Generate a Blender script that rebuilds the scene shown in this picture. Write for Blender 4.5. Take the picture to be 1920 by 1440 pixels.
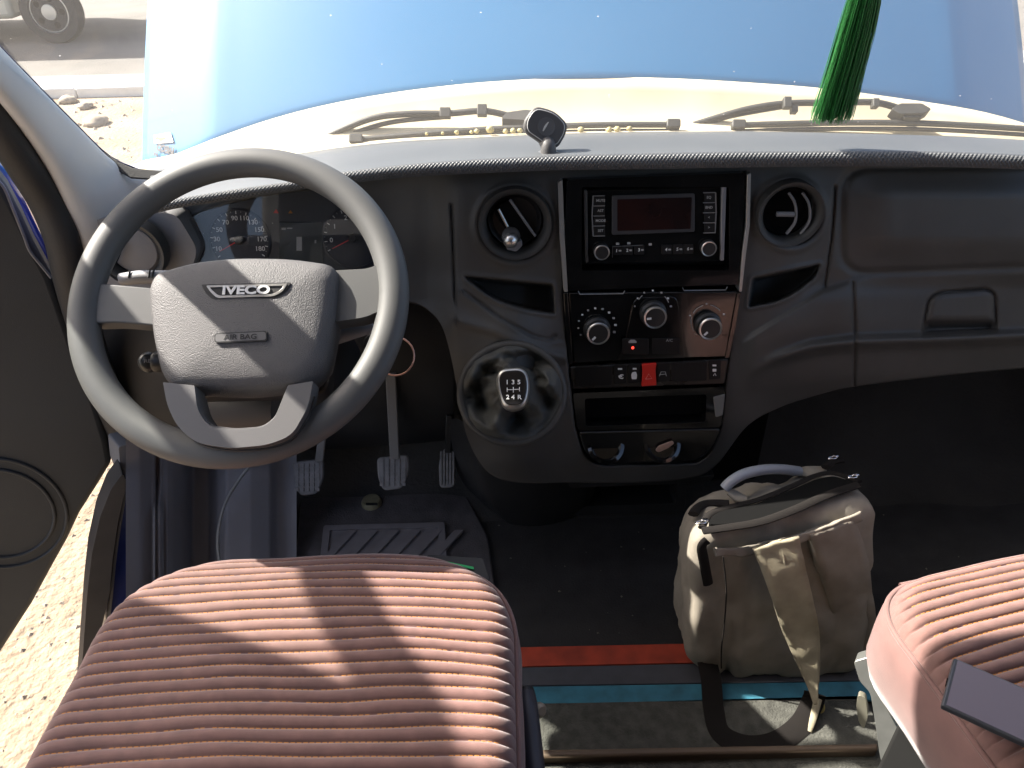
import bpy, math, random
import numpy as np
from mathutils import Vector, Matrix, noise
from mathutils.geometry import tessellate_polygon
random.seed(7); np.random.seed(7)
rad = math.radians
for o in list(bpy.data.objects): bpy.data.objects.remove(o)
S = bpy.context.scene
COL = S.collection

# ------------------------------------------------------------------ camera
F_PX = 1442.0; PITCH = rad(35); ROLL = rad(1.5); CZ = 1.85
CAM = Vector((0, 0, CZ))
FW = Vector((0, math.cos(PITCH), -math.sin(PITCH)))
UP0 = Vector((0, math.sin(PITCH), math.cos(PITCH)))
RT = math.cos(ROLL)*Vector((1, 0, 0)) - math.sin(ROLL)*UP0
UPV = math.sin(ROLL)*Vector((1, 0, 0)) + math.cos(ROLL)*UP0
cd = bpy.data.cameras.new('camera'); co = bpy.data.objects.new('camera', cd); COL.objects.link(co)
cd.sensor_width = 36; cd.sensor_fit = 'HORIZONTAL'; cd.lens = 36*F_PX/1920.0
cd.clip_start = 0.02; cd.clip_end = 2000
M = Matrix((RT, UPV, -FW)).transposed().to_4x4(); M.translation = CAM
co.matrix_world = M
S.camera = co

# ------------------------------------------------------------------ light
SUN_AZ, SUN_EL = 65.0, 42.0          # degrees left of the van's heading, degrees above the horizon
w = bpy.data.worlds.new('World'); S.world = w; w.use_nodes = True
nt = w.node_tree; bg = nt.nodes['Background']
sky = nt.nodes.new('ShaderNodeTexSky'); sky.sky_type = 'NISHITA'; sky.sun_disc = False
sky.sun_elevation = rad(SUN_EL); sky.sun_rotation = rad(-SUN_AZ); sky.air_density = .8; sky.dust_density = 4.0; sky.ozone_density = .6
nt.links.new(sky.outputs[0], bg.inputs[0]); bg.inputs[1].default_value = 0.115
sd = bpy.data.lights.new('sun', 'SUN'); sd.energy = 5.0; sd.angle = rad(0.6); sd.color = (1.0, 0.93, 0.84)
so = bpy.data.objects.new('sun', sd); COL.objects.link(so)
SUND = Vector((-math.sin(rad(SUN_AZ))*math.cos(rad(SUN_EL)), math.cos(rad(SUN_AZ))*math.cos(rad(SUN_EL)), math.sin(rad(SUN_EL))))
so.rotation_euler = SUND.to_track_quat('Z', 'Y').to_euler(); so.location = (-3, 3, 5)
vs = S.view_settings; vs.view_transform = 'Standard'; vs.look = 'None'; vs.gamma = 1; vs.use_curve_mapping = False
vs.exposure = 1.8

# ------------------------------------------------------------------ photo pixel -> place
def ray(u, v): return FW + RT*((u-960)/F_PX) - UPV*((v-720)/F_PX)
def at(u, v, t=None, x=None, y=None, z=None, pl=None):
    d = ray(u, v)
    if x is not None: t = x/d.x
    elif y is not None: t = y/d.y
    elif z is not None: t = (z-CZ)/d.z
    elif pl is not None: t = (pl[0]-CAM).dot(pl[1])/d.dot(pl[1])
    return CAM + d*t
def project(p):
    q = p-CAM; t = q.dot(FW); return 960+F_PX*q.dot(RT)/t, 720-F_PX*q.dot(UPV)/t
def plane(p, tilt, yaw=0):
    """plane through p facing the cab's rear, looking up by tilt degrees, turned by yaw"""
    a, b = rad(tilt), rad(yaw)
    return (Vector(p), Vector((math.sin(b)*math.cos(a), -math.cos(b)*math.cos(a), math.sin(a))))
def plane3(a, b, c):
    n = (b-a).cross(c-a).normalized()
    if n.dot(CAM-a) < 0: n = -n
    return (a, n)
def frame(o, n, r=Vector((1, 0, 0))):
    r = (r - n*r.dot(n)).normalized(); u = n.cross(r)
    return o, r, u, n

# ------------------------------------------------------------------ materials
MATS = {}
def mat(name, c, rough=0.6, metal=0.0, var=0.0, vs_=30, bump=0.0, bs=300, coat=0.0, spec=0.5, em=None, c2=None, sheen=0):
    if name in MATS: return MATS[name]
    m = bpy.data.materials.new(name); m.use_nodes = True; t = m.node_tree; N = t.nodes; L = t.links
    b = N['Principled BSDF']
    b.inputs['Base Color'].default_value = (*c, 1); b.inputs['Roughness'].default_value = rough
    b.inputs['Metallic'].default_value = metal; b.inputs['Coat Weight'].default_value = coat
    b.inputs['Specular IOR Level'].default_value = spec
    if sheen: b.inputs['Sheen Weight'].default_value = sheen
    tc = N.new('ShaderNodeTexCoord')
    geo = N.new('ShaderNodeNewGeometry')
    if var or c2:
        n = N.new('ShaderNodeTexNoise'); n.inputs['Scale'].default_value = vs_; n.inputs['Detail'].default_value = 6
        L.new(geo.outputs['Position'], n.inputs['Vector'])
        r = N.new('ShaderNodeValToRGB'); r.color_ramp.elements[0].position = .32; r.color_ramp.elements[1].position = .68
        d = c2 if c2 else tuple(min(1, k*(1+var)) for k in c); a = c if c2 else tuple(k*(1-var) for k in c)
        r.color_ramp.elements[0].color = (*a, 1); r.color_ramp.elements[1].color = (*d, 1)
        L.new(n.outputs[0], r.inputs[0]); L.new(r.outputs[0], b.inputs['Base Color'])
        mr = N.new('ShaderNodeMapRange'); mr.inputs[3].default_value = max(0.02, rough-.07); mr.inputs[4].default_value = min(1, rough+.07)
        L.new(n.outputs[0], mr.inputs[0]); L.new(mr.outputs[0], b.inputs['Roughness'])
    if bump:
        n2 = N.new('ShaderNodeTexNoise'); n2.inputs['Scale'].default_value = bs; n2.inputs['Detail'].default_value = 3
        L.new(geo.outputs['Position'], n2.inputs['Vector'])
        bp = N.new('ShaderNodeBump'); bp.inputs['Strength'].default_value = bump; bp.inputs['Distance'].default_value = 1.0/bs
        L.new(n2.outputs[0], bp.inputs['Height']); L.new(bp.outputs[0], b.inputs['Normal'])
    if em:
        b.inputs['Emission Color'].default_value = (*em[0], 1); b.inputs['Emission Strength'].default_value = em[1]
    MATS[name] = m; return m
def glassmat(name, tint=(1, 1, 1), gloss=0.06, dust=0.0, dustc=(.8, .75, .68), rough=0.0):
    m = bpy.data.materials.new(name); m.use_nodes = True; t = m.node_tree; N = t.nodes; L = t.links
    N.remove(N['Principled BSDF']); out = N['Material Output']
    tr = N.new('ShaderNodeBsdfTransparent'); tr.inputs[0].default_value = (*tint, 1)
    gl = N.new('ShaderNodeBsdfGlossy'); gl.inputs['Roughness'].default_value = rough
    lf = N.new('ShaderNodeLayerWeight'); pw = N.new('ShaderNodeMath'); pw.operation = 'POWER'; pw.inputs[1].default_value = 5
    L.new(lf.outputs['Facing'], pw.inputs[0])
    lw = N.new('ShaderNodeMath'); lw.operation = 'MULTIPLY_ADD'; lw.inputs[1].default_value = .6; lw.inputs[2].default_value = gloss*.6; L.new(pw.outputs[0], lw.inputs[0])
    mx = N.new('ShaderNodeMixShader'); L.new(lw.outputs[0], mx.inputs[0])
    L.new(tr.outputs[0], mx.inputs[1]); L.new(gl.outputs[0], mx.inputs[2]); last = mx
    if dust:
        tl = N.new('ShaderNodeBsdfTranslucent'); tl.inputs[0].default_value = (*dustc, 1)
        geo = N.new('ShaderNodeNewGeometry'); n = N.new('ShaderNodeTexNoise'); n.inputs['Scale'].default_value = 2.5; n.inputs['Detail'].default_value = 2
        L.new(geo.outputs['Position'], n.inputs['Vector'])
        mr = N.new('ShaderNodeMapRange'); mr.inputs[1].default_value = .3; mr.inputs[2].default_value = .75
        mr.inputs[3].default_value = dust*.85; mr.inputs[4].default_value = dust*1.15
        L.new(n.outputs[0], mr.inputs[0])
        m2 = N.new('ShaderNodeMixShader'); L.new(mr.outputs[0], m2.inputs[0]); L.new(mx.outputs[0], m2.inputs[1]); L.new(tl.outputs[0], m2.inputs[2]); last = m2
        vo_ = N.new('ShaderNodeTexVoronoi'); vo_.inputs['Scale'].default_value = 31; L.new(geo.outputs['Position'], vo_.inputs['Vector'])
        lt = N.new('ShaderNodeMath'); lt.operation = 'LESS_THAN'; lt.inputs[1].default_value = .034; L.new(vo_.outputs['Distance'], lt.inputs[0])
        sp = N.new('ShaderNodeMath'); sp.operation = 'MULTIPLY'; sp.inputs[1].default_value = .28; L.new(lt.outputs[0], sp.inputs[0])
        t3 = N.new('ShaderNodeBsdfTranslucent'); t3.inputs[0].default_value = (.85, .83, .78, 1)
        m3 = N.new('ShaderNodeMixShader'); L.new(sp.outputs[0], m3.inputs[0]); L.new(m2.outputs[0], m3.inputs[1]); L.new(t3.outputs[0], m3.inputs[2]); last = m3
    L.new(last.outputs[0], out.inputs[0]); MATS[name] = m; return m

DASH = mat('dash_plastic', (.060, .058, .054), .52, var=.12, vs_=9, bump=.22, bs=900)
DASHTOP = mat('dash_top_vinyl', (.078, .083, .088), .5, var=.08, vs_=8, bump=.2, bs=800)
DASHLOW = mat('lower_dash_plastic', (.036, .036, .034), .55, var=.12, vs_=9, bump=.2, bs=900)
PIANO = mat('piano_black', (.008, .008, .008), .12, coat=.4, var=.3, vs_=20)
BLACK = mat('black_plastic', (.016, .016, .016), .45, bump=.1, bs=700)
VOID = mat('cavity_shade', (.004, .004, .004), .9, spec=.15)  # near-black colour stands in for shade inside openings and vents
SILVER = mat('satin_silver', (.62, .62, .60), .28, metal=.9)
CHROME = mat('chrome', (.8, .8, .8), .12, metal=1)
WHEELM = mat('wheel_rubber', (.085, .086, .084), .54, var=.08, vs_=12, bump=.12, bs=1100)
HUBM = mat('airbag_vinyl', (.088, .085, .086), .5, var=.07, vs_=15, bump=.9, bs=750)
WHEELTRIM = mat('wheel_trim_plastic', (.12, .118, .118), .45, bump=.1, bs=800)
PRINT = mat('white_print', (.75, .75, .73), .5)
PRINTDIM = mat('grey_print', (.38, .38, .37), .5)
PRINTFAINT = mat('faint_print', (.16, .16, .16), .5)
RED = mat('red_plastic', (.62, .02, .012), .4)
REDLED = mat('red_lamp', (.6, .02, .01), .4, em=((1, .05, .03), .8))
FABRIC = mat('seat_fabric', (.178, .092, .078), .82, var=.14, vs_=60, bump=.5, bs=1500, sheen=.4)
FABSIDE = mat('seat_side_fabric', (.19, .10, .088), .8, var=.08, vs_=40, bump=.3, bs=1500, sheen=.3)
STITCH = mat('orange_thread', (.62, .27, .05), .7)
PILLAR = mat('pillar_trim', (.60, .60, .585), .6, var=.05, vs_=6, bump=.12, bs=900)
RUBBER = mat('black_rubber', (.024, .024, .024), .62, bump=.15, bs=400)
DOORM = mat('door_trim', (.036, .040, .042), .62, var=.1, vs_=6, bump=.25, bs=800)
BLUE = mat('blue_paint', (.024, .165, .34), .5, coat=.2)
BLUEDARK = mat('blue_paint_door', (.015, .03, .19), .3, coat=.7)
CREAM = mat('dusty_cowl', (.46, .40, .28), .8, var=.12, vs_=7)
GREY = mat('grey_plastic', (.18, .18, .185), .6, var=.08, vs_=10, bump=.15, bs=600)
KICK = mat('kick_panel_plastic', (.20, .195, .205), .55, var=.1, vs_=7, bump=.15, bs=700)
MATT = mat('rubber_floor', (.020, .019, .019), .8, var=.3, vs_=25, bump=.4, bs=250)
CARPET = mat('grey_carpet', (.075, .075, .065), .95, var=.3, vs_=60, bump=.8, bs=350)
PEDAL = mat('pedal_rubber', (.19, .185, .185), .7, var=.2, vs_=60, bump=.2, bs=400)
CANVAS = mat('bag_canvas', (.27, .24, .195), .92, var=.14, vs_=26, bump=.5, bs=900)
CANVAS2 = mat('bag_strap_canvas', (.34, .30, .21), .92, var=.14, vs_=40, bump=.5, bs=900)
BAGDARK = mat('bag_black_webbing', (.014, .012, .011), .9, bump=.4, bs=900, spec=.2)
ALU = mat('dull_aluminium', (.42, .43, .41), .42, metal=.8, var=.12, vs_=30)
TASSEL = mat('green_thread', (.006, .085, .014), .6, c2=(.018, .20, .035), vs_=350)
LEATHER = mat('black_leather', (.065, .066, .060), .62, var=.15, vs_=30, bump=.4, bs=500)
WHITEP = mat('white_paint', (.75, .73, .68), .5)
GLASS = glassmat('windscreen_glass', (.97, .985, .98), dust=.035)
CLUSTERGLASS = glassmat('cluster_lens', (.92, .92, .92), dust=.02, dustc=(.7, .66, .6))

# ------------------------------------------------------------------ mesh helpers
ORG = {}
def link(o, parent=None, origin=Vector((0, 0, 0))):
    COL.objects.link(o); ORG[o.name] = origin.copy()
    if parent is not None:
        o.parent = parent; o.location = origin - ORG[parent.name]
    else: o.location = origin
    return o
def thing(name, label, cat, loc, group=None):
    o = bpy.data.objects.new(name, None); o.empty_display_size = .05
    link(o, None, Vector(loc)); o['label'] = label; o['category'] = cat
    if group: o['group'] = group
    return o
def tag(o, label=None, cat=None, group=None, kind=None):
    for k, v in (('label', label), ('category', cat), ('group', group), ('kind', kind)):
        if v: o[k] = v
    return o
def mk(name, verts, faces, m, parent=None, smooth=True, bevel=0, seg=2, sub=0, solid=0, angle=35, soff=0):
    verts = [Vector(v) for v in verts]
    lo = Vector([min(v[i] for v in verts) for i in range(3)]); hi = Vector([max(v[i] for v in verts) for i in range(3)])
    org = (lo+hi)/2
    me = bpy.data.meshes.new(name); me.from_pydata([v-org for v in verts], [], faces); me.materials.append(m); me.update()
    if smooth:
        me.shade_smooth()
        if angle: me.set_sharp_from_angle(angle=rad(angle))
    o = bpy.data.objects.new(name, me); link(o, parent, org)
    if solid:
        q = o.modifiers.new('solid', 'SOLIDIFY'); q.thickness = solid; q.offset = soff
    if bevel:
        q = o.modifiers.new('bevel', 'BEVEL'); q.width = bevel; q.segments = seg; q.limit_method = 'ANGLE'; q.angle_limit = rad(30); q.use_clamp_overlap = True
        q.harden_normals = False
    if sub:
        q = o.modifiers.new('sub', 'SUBSURF'); q.levels = sub; q.render_levels = sub
    return o
def rpoly(pts, r=0, n=5):
    """round the corners of a polygon; r a number or one per corner"""
    out = []; k = len(pts); pts = [Vector((p[0], p[1])) for p in pts]
    for i in range(k):
        a, b, c = pts[i-1], pts[i], pts[(i+1) % k]
        ri = r[i] if isinstance(r, (list, tuple)) else r
        ri = min(ri, (a-b).length*.48, (c-b).length*.48)
        if ri <= .01: out.append(b); continue
        p0 = b+(a-b).normalized()*ri; p1 = b+(c-b).normalized()*ri
        for j in range(n+1):
            s = j/n; out.append(p0*(1-s)**2+b*2*s*(1-s)+p1*s*s)
    return out
def rrect(u0, v0, u1, v1, r=0, n=5): return rpoly([(u0, v0), (u1, v0), (u1, v1), (u0, v1)], r, n)
def onpl(px, pl): return [at(p[0], p[1], pl=pl) for p in px]
def slab3(name, pts, n, d0, d1, m, parent=None, holes=(), bevel=0, seg=2, smooth=True, sub=0):
    """polygon (3-D points in one plane) with holes, thickened along n from d0 to d1"""
    loops = [list(pts)]+[list(h) for h in holes]
    flat = [p for l in loops for p in l]; N = len(flat)
    vts = [p+n*d1 for p in flat]+[p+n*d0 for p in flat]; fc = []
    r = frame(flat[0], n)
    if holes:
        f2 = [[Vector(((p-flat[0]).dot(r[1]), (p-flat[0]).dot(r[2]), 0)) for p in l] for l in loops]
        for tri in tessellate_polygon(f2):
            fc.append(tuple(tri)); fc.append(tuple(i+N for i in reversed(tri)))
    else:
        fc.append(tuple(range(N))); fc.append(tuple(i+N for i in reversed(range(N))))
    s = 0
    for l in loops:
        k = len(l)
        for i in range(k):
            a, b = s+i, s+(i+1) % k; fc.append((a, b, b+N, a+N))
        s += k
    o = mk(name, vts, fc, m, parent, smooth, bevel, seg, sub)
    import bmesh
    bm = bmesh.new(); bm.from_mesh(o.data); bmesh.ops.recalc_face_normals(bm, faces=bm.faces); bm.to_mesh(o.data); bm.free()
    return o
def slab(name, px, pl, d0, d1, m, parent=None, holes=(), **k):
    return slab3(name, onpl(px, pl), pl[1], d0, d1, m, parent, [onpl(h, pl) for h in holes], **k)
def box(name, c, s, m, parent=None, rot=None, bevel=.004, seg=2):
    c = Vector(c); h = Vector(s)/2; R = rot if rot else Matrix.Identity(3)
    vts = [c+R@Vector((sx*h.x, sy*h.y, sz*h.z)) for sx in (-1, 1) for sy in (-1, 1) for sz in (-1, 1)]
    fc = [(0, 1, 3, 2), (4, 6, 7, 5), (0, 4, 5, 1), (2, 3, 7, 6), (0, 2, 6, 4), (1, 5, 7, 3)]
    return mk(name, vts, fc, m, parent, True, bevel, seg)
def spline(P, per=8, closed=False):
    P = [Vector(p) for p in P]; out = []; k = len(P)
    for i in range(k if closed else k-1):
        if closed: p0, p1, p2, p3 = P[i-1], P[i], P[(i+1) % k], P[(i+2) % k]
        else: p0, p1, p2, p3 = P[max(i-1, 0)], P[i], P[i+1], P[min(i+2, k-1)]
        for j in range(per):
            s = j/per
            out.append(.5*((2*p1)+(p2-p0)*s+(2*p0-5*p1+4*p2-p3)*s*s+(3*p1-p0-3*p2+p3)*s**3))
    if not closed: out.append(P[-1])
    return out
def tube_data(P, r, seg=10, closed=False, flat=1.0, nrm=None):
    k = len(P); vts = []; fc = []
    prev = None
    for i, p in enumerate(P):
        a = P[i-1] if (i > 0 or closed) else p; b = P[(i+1) % k] if (i < k-1 or closed) else p
        t = (b-a).normalized()
        if nrm is not None: x = (nrm-t*nrm.dot(t)).normalized()
        else:
            if prev is None: prev = Vector((0, 0, 1)) if abs(t.z) < .9 else Vector((1, 0, 0))
            x = (prev-t*prev.dot(t)).normalized(); prev = x
        y = t.cross(x); ri = r[i] if isinstance(r, (list, tuple)) else r
        for j in range(seg):
            q = 2*math.pi*j/seg; vts.append(p+x*(math.cos(q)*ri*flat)+y*(math.sin(q)*ri))
    for i in range(k if closed else k-1):
        for j in range(seg):
            a = i*seg+j; b = i*seg+(j+1) % seg; c = ((i+1) % k)*seg+(j+1) % seg; d = ((i+1) % k)*seg+j
            fc.append((a, b, c, d))
    if not closed:
        fc.append(tuple(reversed(range(seg)))); fc.append(tuple(range((k-1)*seg, k*seg)))
    return vts, fc
def tube(name, P, r, m, parent=None, seg=10, per=8, closed=False, flat=1.0, nrm=None):
    if per > 1:
        if isinstance(r, (list, tuple)):
            rr = [v.x for v in spline([Vector((q, 0, 0)) for q in r], per, closed)]
        else: rr = r
        P = spline(P, per, closed)
    else: rr = r; P = [Vector(p) for p in P]
    v, f = tube_data(P, rr, seg, closed, flat, nrm)
    return mk(name, v, f, m, parent, angle=60)
def lathe(name, fr, prof, m, parent=None, seg=40, sx=1, sy=1, angle=35, cap=True):
    """profile [(radius, height along n)] turned round the normal"""
    o, r, u, n = fr; vts = []; fc = []
    for (R, h) in prof:
        for j in range(seg):
            q = 2*math.pi*j/seg; vts.append(o+r*(math.cos(q)*R*sx)+u*(math.sin(q)*R*sy)+n*h)
    for i in range(len(prof)-1):
        for j in range(seg):
            fc.append((i*seg+j, i*seg+(j+1) % seg, (i+1)*seg+(j+1) % seg, (i+1)*seg+j))
    if cap:
        fc.append(tuple(range((len(prof)-1)*seg, len(prof)*seg))); fc.append(tuple(reversed(range(seg))))
    return mk(name, vts, fc, m, parent, angle=angle)
def grid(name, rows, m, parent=None, closed=False, sub=0, angle=0, solid=0, soff=0, smooth=True):
    """rows of 3-D points, all rows the same length"""
    k = len(rows[0]); vts = [p for r in rows for p in r]; fc = []
    for i in range(len(rows)-1):
        for j in range(k if closed else k-1):
            a = i*k+j; b = i*k+(j+1) % k; fc.append((a, b, b+k, a+k))
    return mk(name, vts, fc, m, parent, smooth, 0, 2, sub, solid, angle, soff)
def strip(name, L, m, parent=None, thick=.004, per=6):
    """cloth ribbon: list of (left point, right point)"""
    a = spline([p[0] for p in L], per); b = spline([p[1] for p in L], per)
    rows = [[x.lerp(y, s/6)+Vector((0, -1, .2))*(.006*noise.noise(x.lerp(y, s/6)*26)+.003*noise.noise(x.lerp(y, s/6)*70)) for s in range(7)] for x, y in zip(a, b)]
    return grid(name, rows, m, parent, solid=thick)
def text(name, s, u, v, hpx, pl, m, parent=None, lift=.0008, ext=.0004, sx=1.0, off=0.0, rot=0, align='CENTER', bold=0.0, shear=0):
    cu = bpy.data.curves.new('txt', 'FONT'); cu.body = s; cu.align_x = align; cu.align_y = 'CENTER'; cu.size = 1; cu.shear = shear
    cu.offset = bold; cu.resolution_u = 3
    o = bpy.data.objects.new('txt', cu); COL.objects.link(o)
    dg = bpy.context.evaluated_depsgraph_get(); me = bpy.data.meshes.new_from_object(o.evaluated_get(dg))
    bpy.data.objects.remove(o)
    p = at(u, v, pl=pl); sc = (at(u, v-hpx, pl=pl)-p).length/.7
    r = (at(u+10, v, pl=pl)-p).normalized(); n = pl[1]; r = (r-n*r.dot(n)).normalized(); up = n.cross(r)
    ca, sa = math.cos(rad(rot)), math.sin(rad(rot)); vts = []
    for q in me.vertices:
        x, y = q.co.x*sc*sx, q.co.y*sc; x, y = x*ca-y*sa, x*sa+y*ca
        vts.append(p+r*x+up*y+n*lift)
    fc = [tuple(f.vertices) for f in me.polygons]
    N = len(vts); vts += [q+n*ext for q in vts]
    fc = fc+[tuple(i+N for i in f) for f in fc]
    if not fc: return None
    return mk(name, vts, fc, m, parent, smooth=False)
def scale_at(u, v, pl):   # metres per photo pixel on that plane
    return (at(u+5, v, pl=pl)-at(u-5, v, pl=pl)).length/10
def sdist(U, V, poly):
    """signed pixel distance to a polygon, negative inside"""
    d = np.full(U.shape, 1e9); ins = np.zeros(U.shape, bool); k = len(poly)
    for i in range(k):
        ax, ay = poly[i][0], poly[i][1]; bx, by = poly[(i+1) % k][0], poly[(i+1) % k][1]
        ex, ey = bx-ax, by-ay; L = ex*ex+ey*ey+1e-9
        s = np.clip(((U-ax)*ex+(V-ay)*ey)/L, 0, 1); d = np.minimum(d, np.hypot(U-ax-s*ex, V-ay-s*ey))
        if abs(by-ay) > 1e-9:
            c = ((ay > V) != (by > V)) & (U < (bx-ax)*(V-ay)/(by-ay)+ax); ins ^= c
    return np.where(ins, -d, d)
def ldist(U, V, pts):
    d = np.full(U.shape, 1e9)
    for (ax, ay), (bx, by) in zip(pts[:-1], pts[1:]):
        ex, ey = bx-ax, by-ay; s = np.clip(((U-ax)*ex+(V-ay)*ey)/(ex*ex+ey*ey), 0, 1)
        d = np.minimum(d, np.hypot(U-ax-s*ex, V-ay-s*ey))
    return d
def sst(x, a, b):
    s = np.clip((x-a)/(b-a), 0, 1); return s*s*(3-2*s)
def curve_u(pts, U):
    """smooth v(u) through traced points"""
    P = spline([Vector((a, b, 0)) for a, b in pts], 12)
    return np.interp(U, [p.x for p in P], [p.y for p in P])

# ================================================================== SETTING
def sheet(name, x0, x1, y0, y1, z, m, kind='structure'):
    o = mk(name, [(x0, y0, z), (x1, y0, z), (x1, y1, z), (x0, y1, z)], [(0, 1, 2, 3)], m, smooth=False); o['kind'] = kind; return o
SAND = mat('sandy_earth', (.19, .14, .09), .95, c2=(.30, .235, .165), vs_=2.2, bump=.6, bs=30)
ASPH = mat('dusty_asphalt', (.10, .095, .085), .9, c2=(.14, .13, .118), vs_=1.5, bump=.5, bs=60)
PAVE = mat('pale_pavement', (.24, .23, .215), .9, var=.1, vs_=3, bump=.3, bs=40)
sheet('ground', -300, 300, -300, 300, 0, SAND)
sheet('road', -300, 300, 8.35, 17, .006, ASPH)
sheet('pavement', -300, 300, 7.62, 8.35, .012, PAVE)
KM = mat('kerb_paint', (.70, .68, .62), .7, var=.12, vs_=4)
kerb = thing('kerb', 'white painted concrete kerb between the sandy ground and the road', 'kerb', (0, 7.6, 0))
for i in range(-16, 8):
    box('kerb_stone', (i*.8+.4, 7.56, .04), (.792, .12, .10), KM, kerb, bevel=.012)
def blob(name, c, r, m, sq=.6, seed=0, n=8, parent=None):
    vts = []; fc = []
    for i in range(n+1):
        a = math.pi*i/n
        for j in range(n*2):
            b = math.pi*j/n; d = Vector((math.sin(a)*math.cos(b), math.sin(a)*math.sin(b), math.cos(a)))
            k = 1+.35*noise.noise(d*1.6+Vector((seed*3.1, seed, 0)))
            vts.append(Vector(c)+Vector((d.x*r*k, d.y*r*k, d.z*r*k*sq)))
    for i in range(n):
        for j in range(n*2):
            fc.append((i*n*2+j, (i+1)*n*2+j, (i+1)*n*2+(j+1) % (n*2), i*n*2+(j+1) % (n*2)))
    return mk(name, vts, fc, m, parent, angle=0)
STONE = mat('pale_stone', (.30, .25, .19), .9, var=.2, vs_=40)
# loose clods and pebbles on the sandy ground (nobody could count them): one object
gv, gf = [], []
def pebble(c, r):
    b0 = len(gv)
    for k in range(5):
        q = k*1.2566+random.random(); gv.append(Vector(c)+Vector((math.cos(q)*r*random.uniform(.7, 1.2), math.sin(q)*r*random.uniform(.7, 1.2), 0)))
    gv.append(Vector(c)+Vector((0, 0, r*random.uniform(.5, .9))))
    for k in range(5): gf.append((b0+k, b0+(k+1) % 5, b0+5))
for _ in range(1600): pebble((random.uniform(-7, -1.2), random.uniform(2.5, 7.4), -.002), random.choice([.008, .012, .018, .03]))
for _ in range(1200): pebble((random.uniform(-2.2, -.85), random.uniform(.6, 2.5), -.002), random.choice([.003, .005, .008, .012]))
tag(mk('loose_pebbles', gv, gf, STONE, smooth=False), 'loose pebbles and clods scattered on the sandy ground', 'pebbles', kind='stuff')
for (u, v, r, sd) in ((180, 228, .10, 1), (160, 198, .07, 2), (128, 188, .08, 3)):
    pos = at(u, v, z=0.02)
    tag(blob('ground_stone', pos, r, STONE, .5, sd), {1: 'flat pale stone lying on the sand left of the raised bonnet', 2: 'small clod on the sand just in front of the white kerb', 3: 'leftmost clod on the sand beside the pillar, by the kerb'}[sd], 'stone')

# ---- parked vehicle across the road
VB = mat('beige_vehicle_paint', (.45, .42, .33), .4, coat=.5)
TY = mat('tyre', (.03, .03, .03), .85, bump=.3, bs=80)
RIM = mat('alloy_rim', (.5, .5, .48), .35, metal=.8)
wp = at(122, 78, z=0); wr = .35
vx, vy = wp.x, wp.y
van2 = thing('parked_van', 'beige parked van across the road, rear wheel at the top left corner', 'van', (vx-1.6, vy+.9, 0))
prof = [(1.05, .78), (1.05, 1.95), (.95, 2.1), (-3.0, 2.1), (-3.7, 1.45), (-4.5, 1.25), (-4.65, .8), (-4.6, .28), (-.45, .28), (-.44, .50), (-.36, .80), (-.18, .90), (.18, .90), (.36, .80), (.46, .70), (.6, .62)]
p3 = [Vector((vx+a, vy-.06, b)) for a, b in prof]
slab3('body', p3, Vector((0, -1, 0)), -1.8, 0.06, VB, van2, bevel=.06, seg=3)
for k, (x0, x1) in enumerate(((-.6, .8), (-2.0, -.75), (-3.0, -2.15))):
    slab3('window', [Vector((vx+a, vy-.12, b)) for a, b in ((x0, 1.3), (x1, 1.3), (x1, 1.85), (x0, 1.85))], Vector((0, -1, 0)), -.02, .012, mat('dark_glass', (.02, .025, .03), .08), van2, bevel=.01)
for k, xx in enumerate((0, -3.3)):
    for side in (0,):
        f = frame(Vector((vx+xx, vy-.08+side*1.72, wr)), Vector((0, -1, 0)) if side == 0 else Vector((0, 1, 0)))
        ty = lathe('wheel', f, [(.20, -.10), (wr*.96, -.10), (wr, -.06), (wr, .04), (wr*.95, .075), (.235, .08), (.22, .055)], TY, van2)
        lathe('rim', f, [(.225, -.02), (.225, .06), (.21, .062), (.20, .02), (.09, .045), (.085, .07), (.03, .075)], RIM, ty)
        for q in range(5):
            c = f[0]+f[3]*.045+(f[1]*math.cos(q*1.2566)+f[2]*math.sin(q*1.2566))*.15
            lathe('rim_hole', frame(c, f[3]), [(.035, -.01), (.035, .012)], VOID, ty, seg=12)
lathe('tail_lamp', frame(Vector((vx+.9, vy-.12, 1.05)), Vector((0, -1, 0))), [(.06, 0), (.06, .02), (.05, .03)], RED, van2, seg=16, sy=2)

# ================================================================== CAB SHELL
ROOFM = mat('headliner', (.36, .355, .34), .9, bump=.2, bs=200)
WALLM = mat('cab_wall_trim', (.10, .10, .10), .8)
def structure(o, name=None):
    o['kind'] = 'structure'; return o
FZ = .72                                  # cab floor
GX = .214                                 # van centre line
XL, XR = -.80, 1.23                       # outer skin of the cab sides
HDY, HDZ = .82, 1.97                      # windscreen header
structure(box('roof', (GX, -1.35, 2.43), (XR-XL, 3.5, .06), ROOFM, bevel=.02))
structure(grid('header_rail', [[Vector((XL+.04+(XR-XL-.08)*j/20, yy, zz+.02*math.sin(math.pi*j/20))) for j in range(21)] for yy, zz in ((.90, 1.985), (.88, 1.95), (.84, 1.95), (.72, 2.06), (.58, 2.25), (.42, 2.38), (.38, 2.45), (.50, 2.44), (.70, 2.24), (.90, 1.985))], ROOFM))
structure(box('rear_wall', (GX, -3.05, 1.55), (XR-XL, .06, 1.75), WALLM))
structure(box('wall_left', (XL+.03, -1.62, 1.50), (.06, 2.80, 1.56), WALLM))
structure(box('wall_front_left', (-.72, 1.40, .88), (.04, .42, .82), RUBBER))
structure(box('wall_front_right', (1.20, 1.42, .88), (.04, .46, .82), RUBBER))
structure(box('wall_right_rear', (XR-.03, -1.85, 1.86), (.058, 2.30, .90), WALLM))
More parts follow.
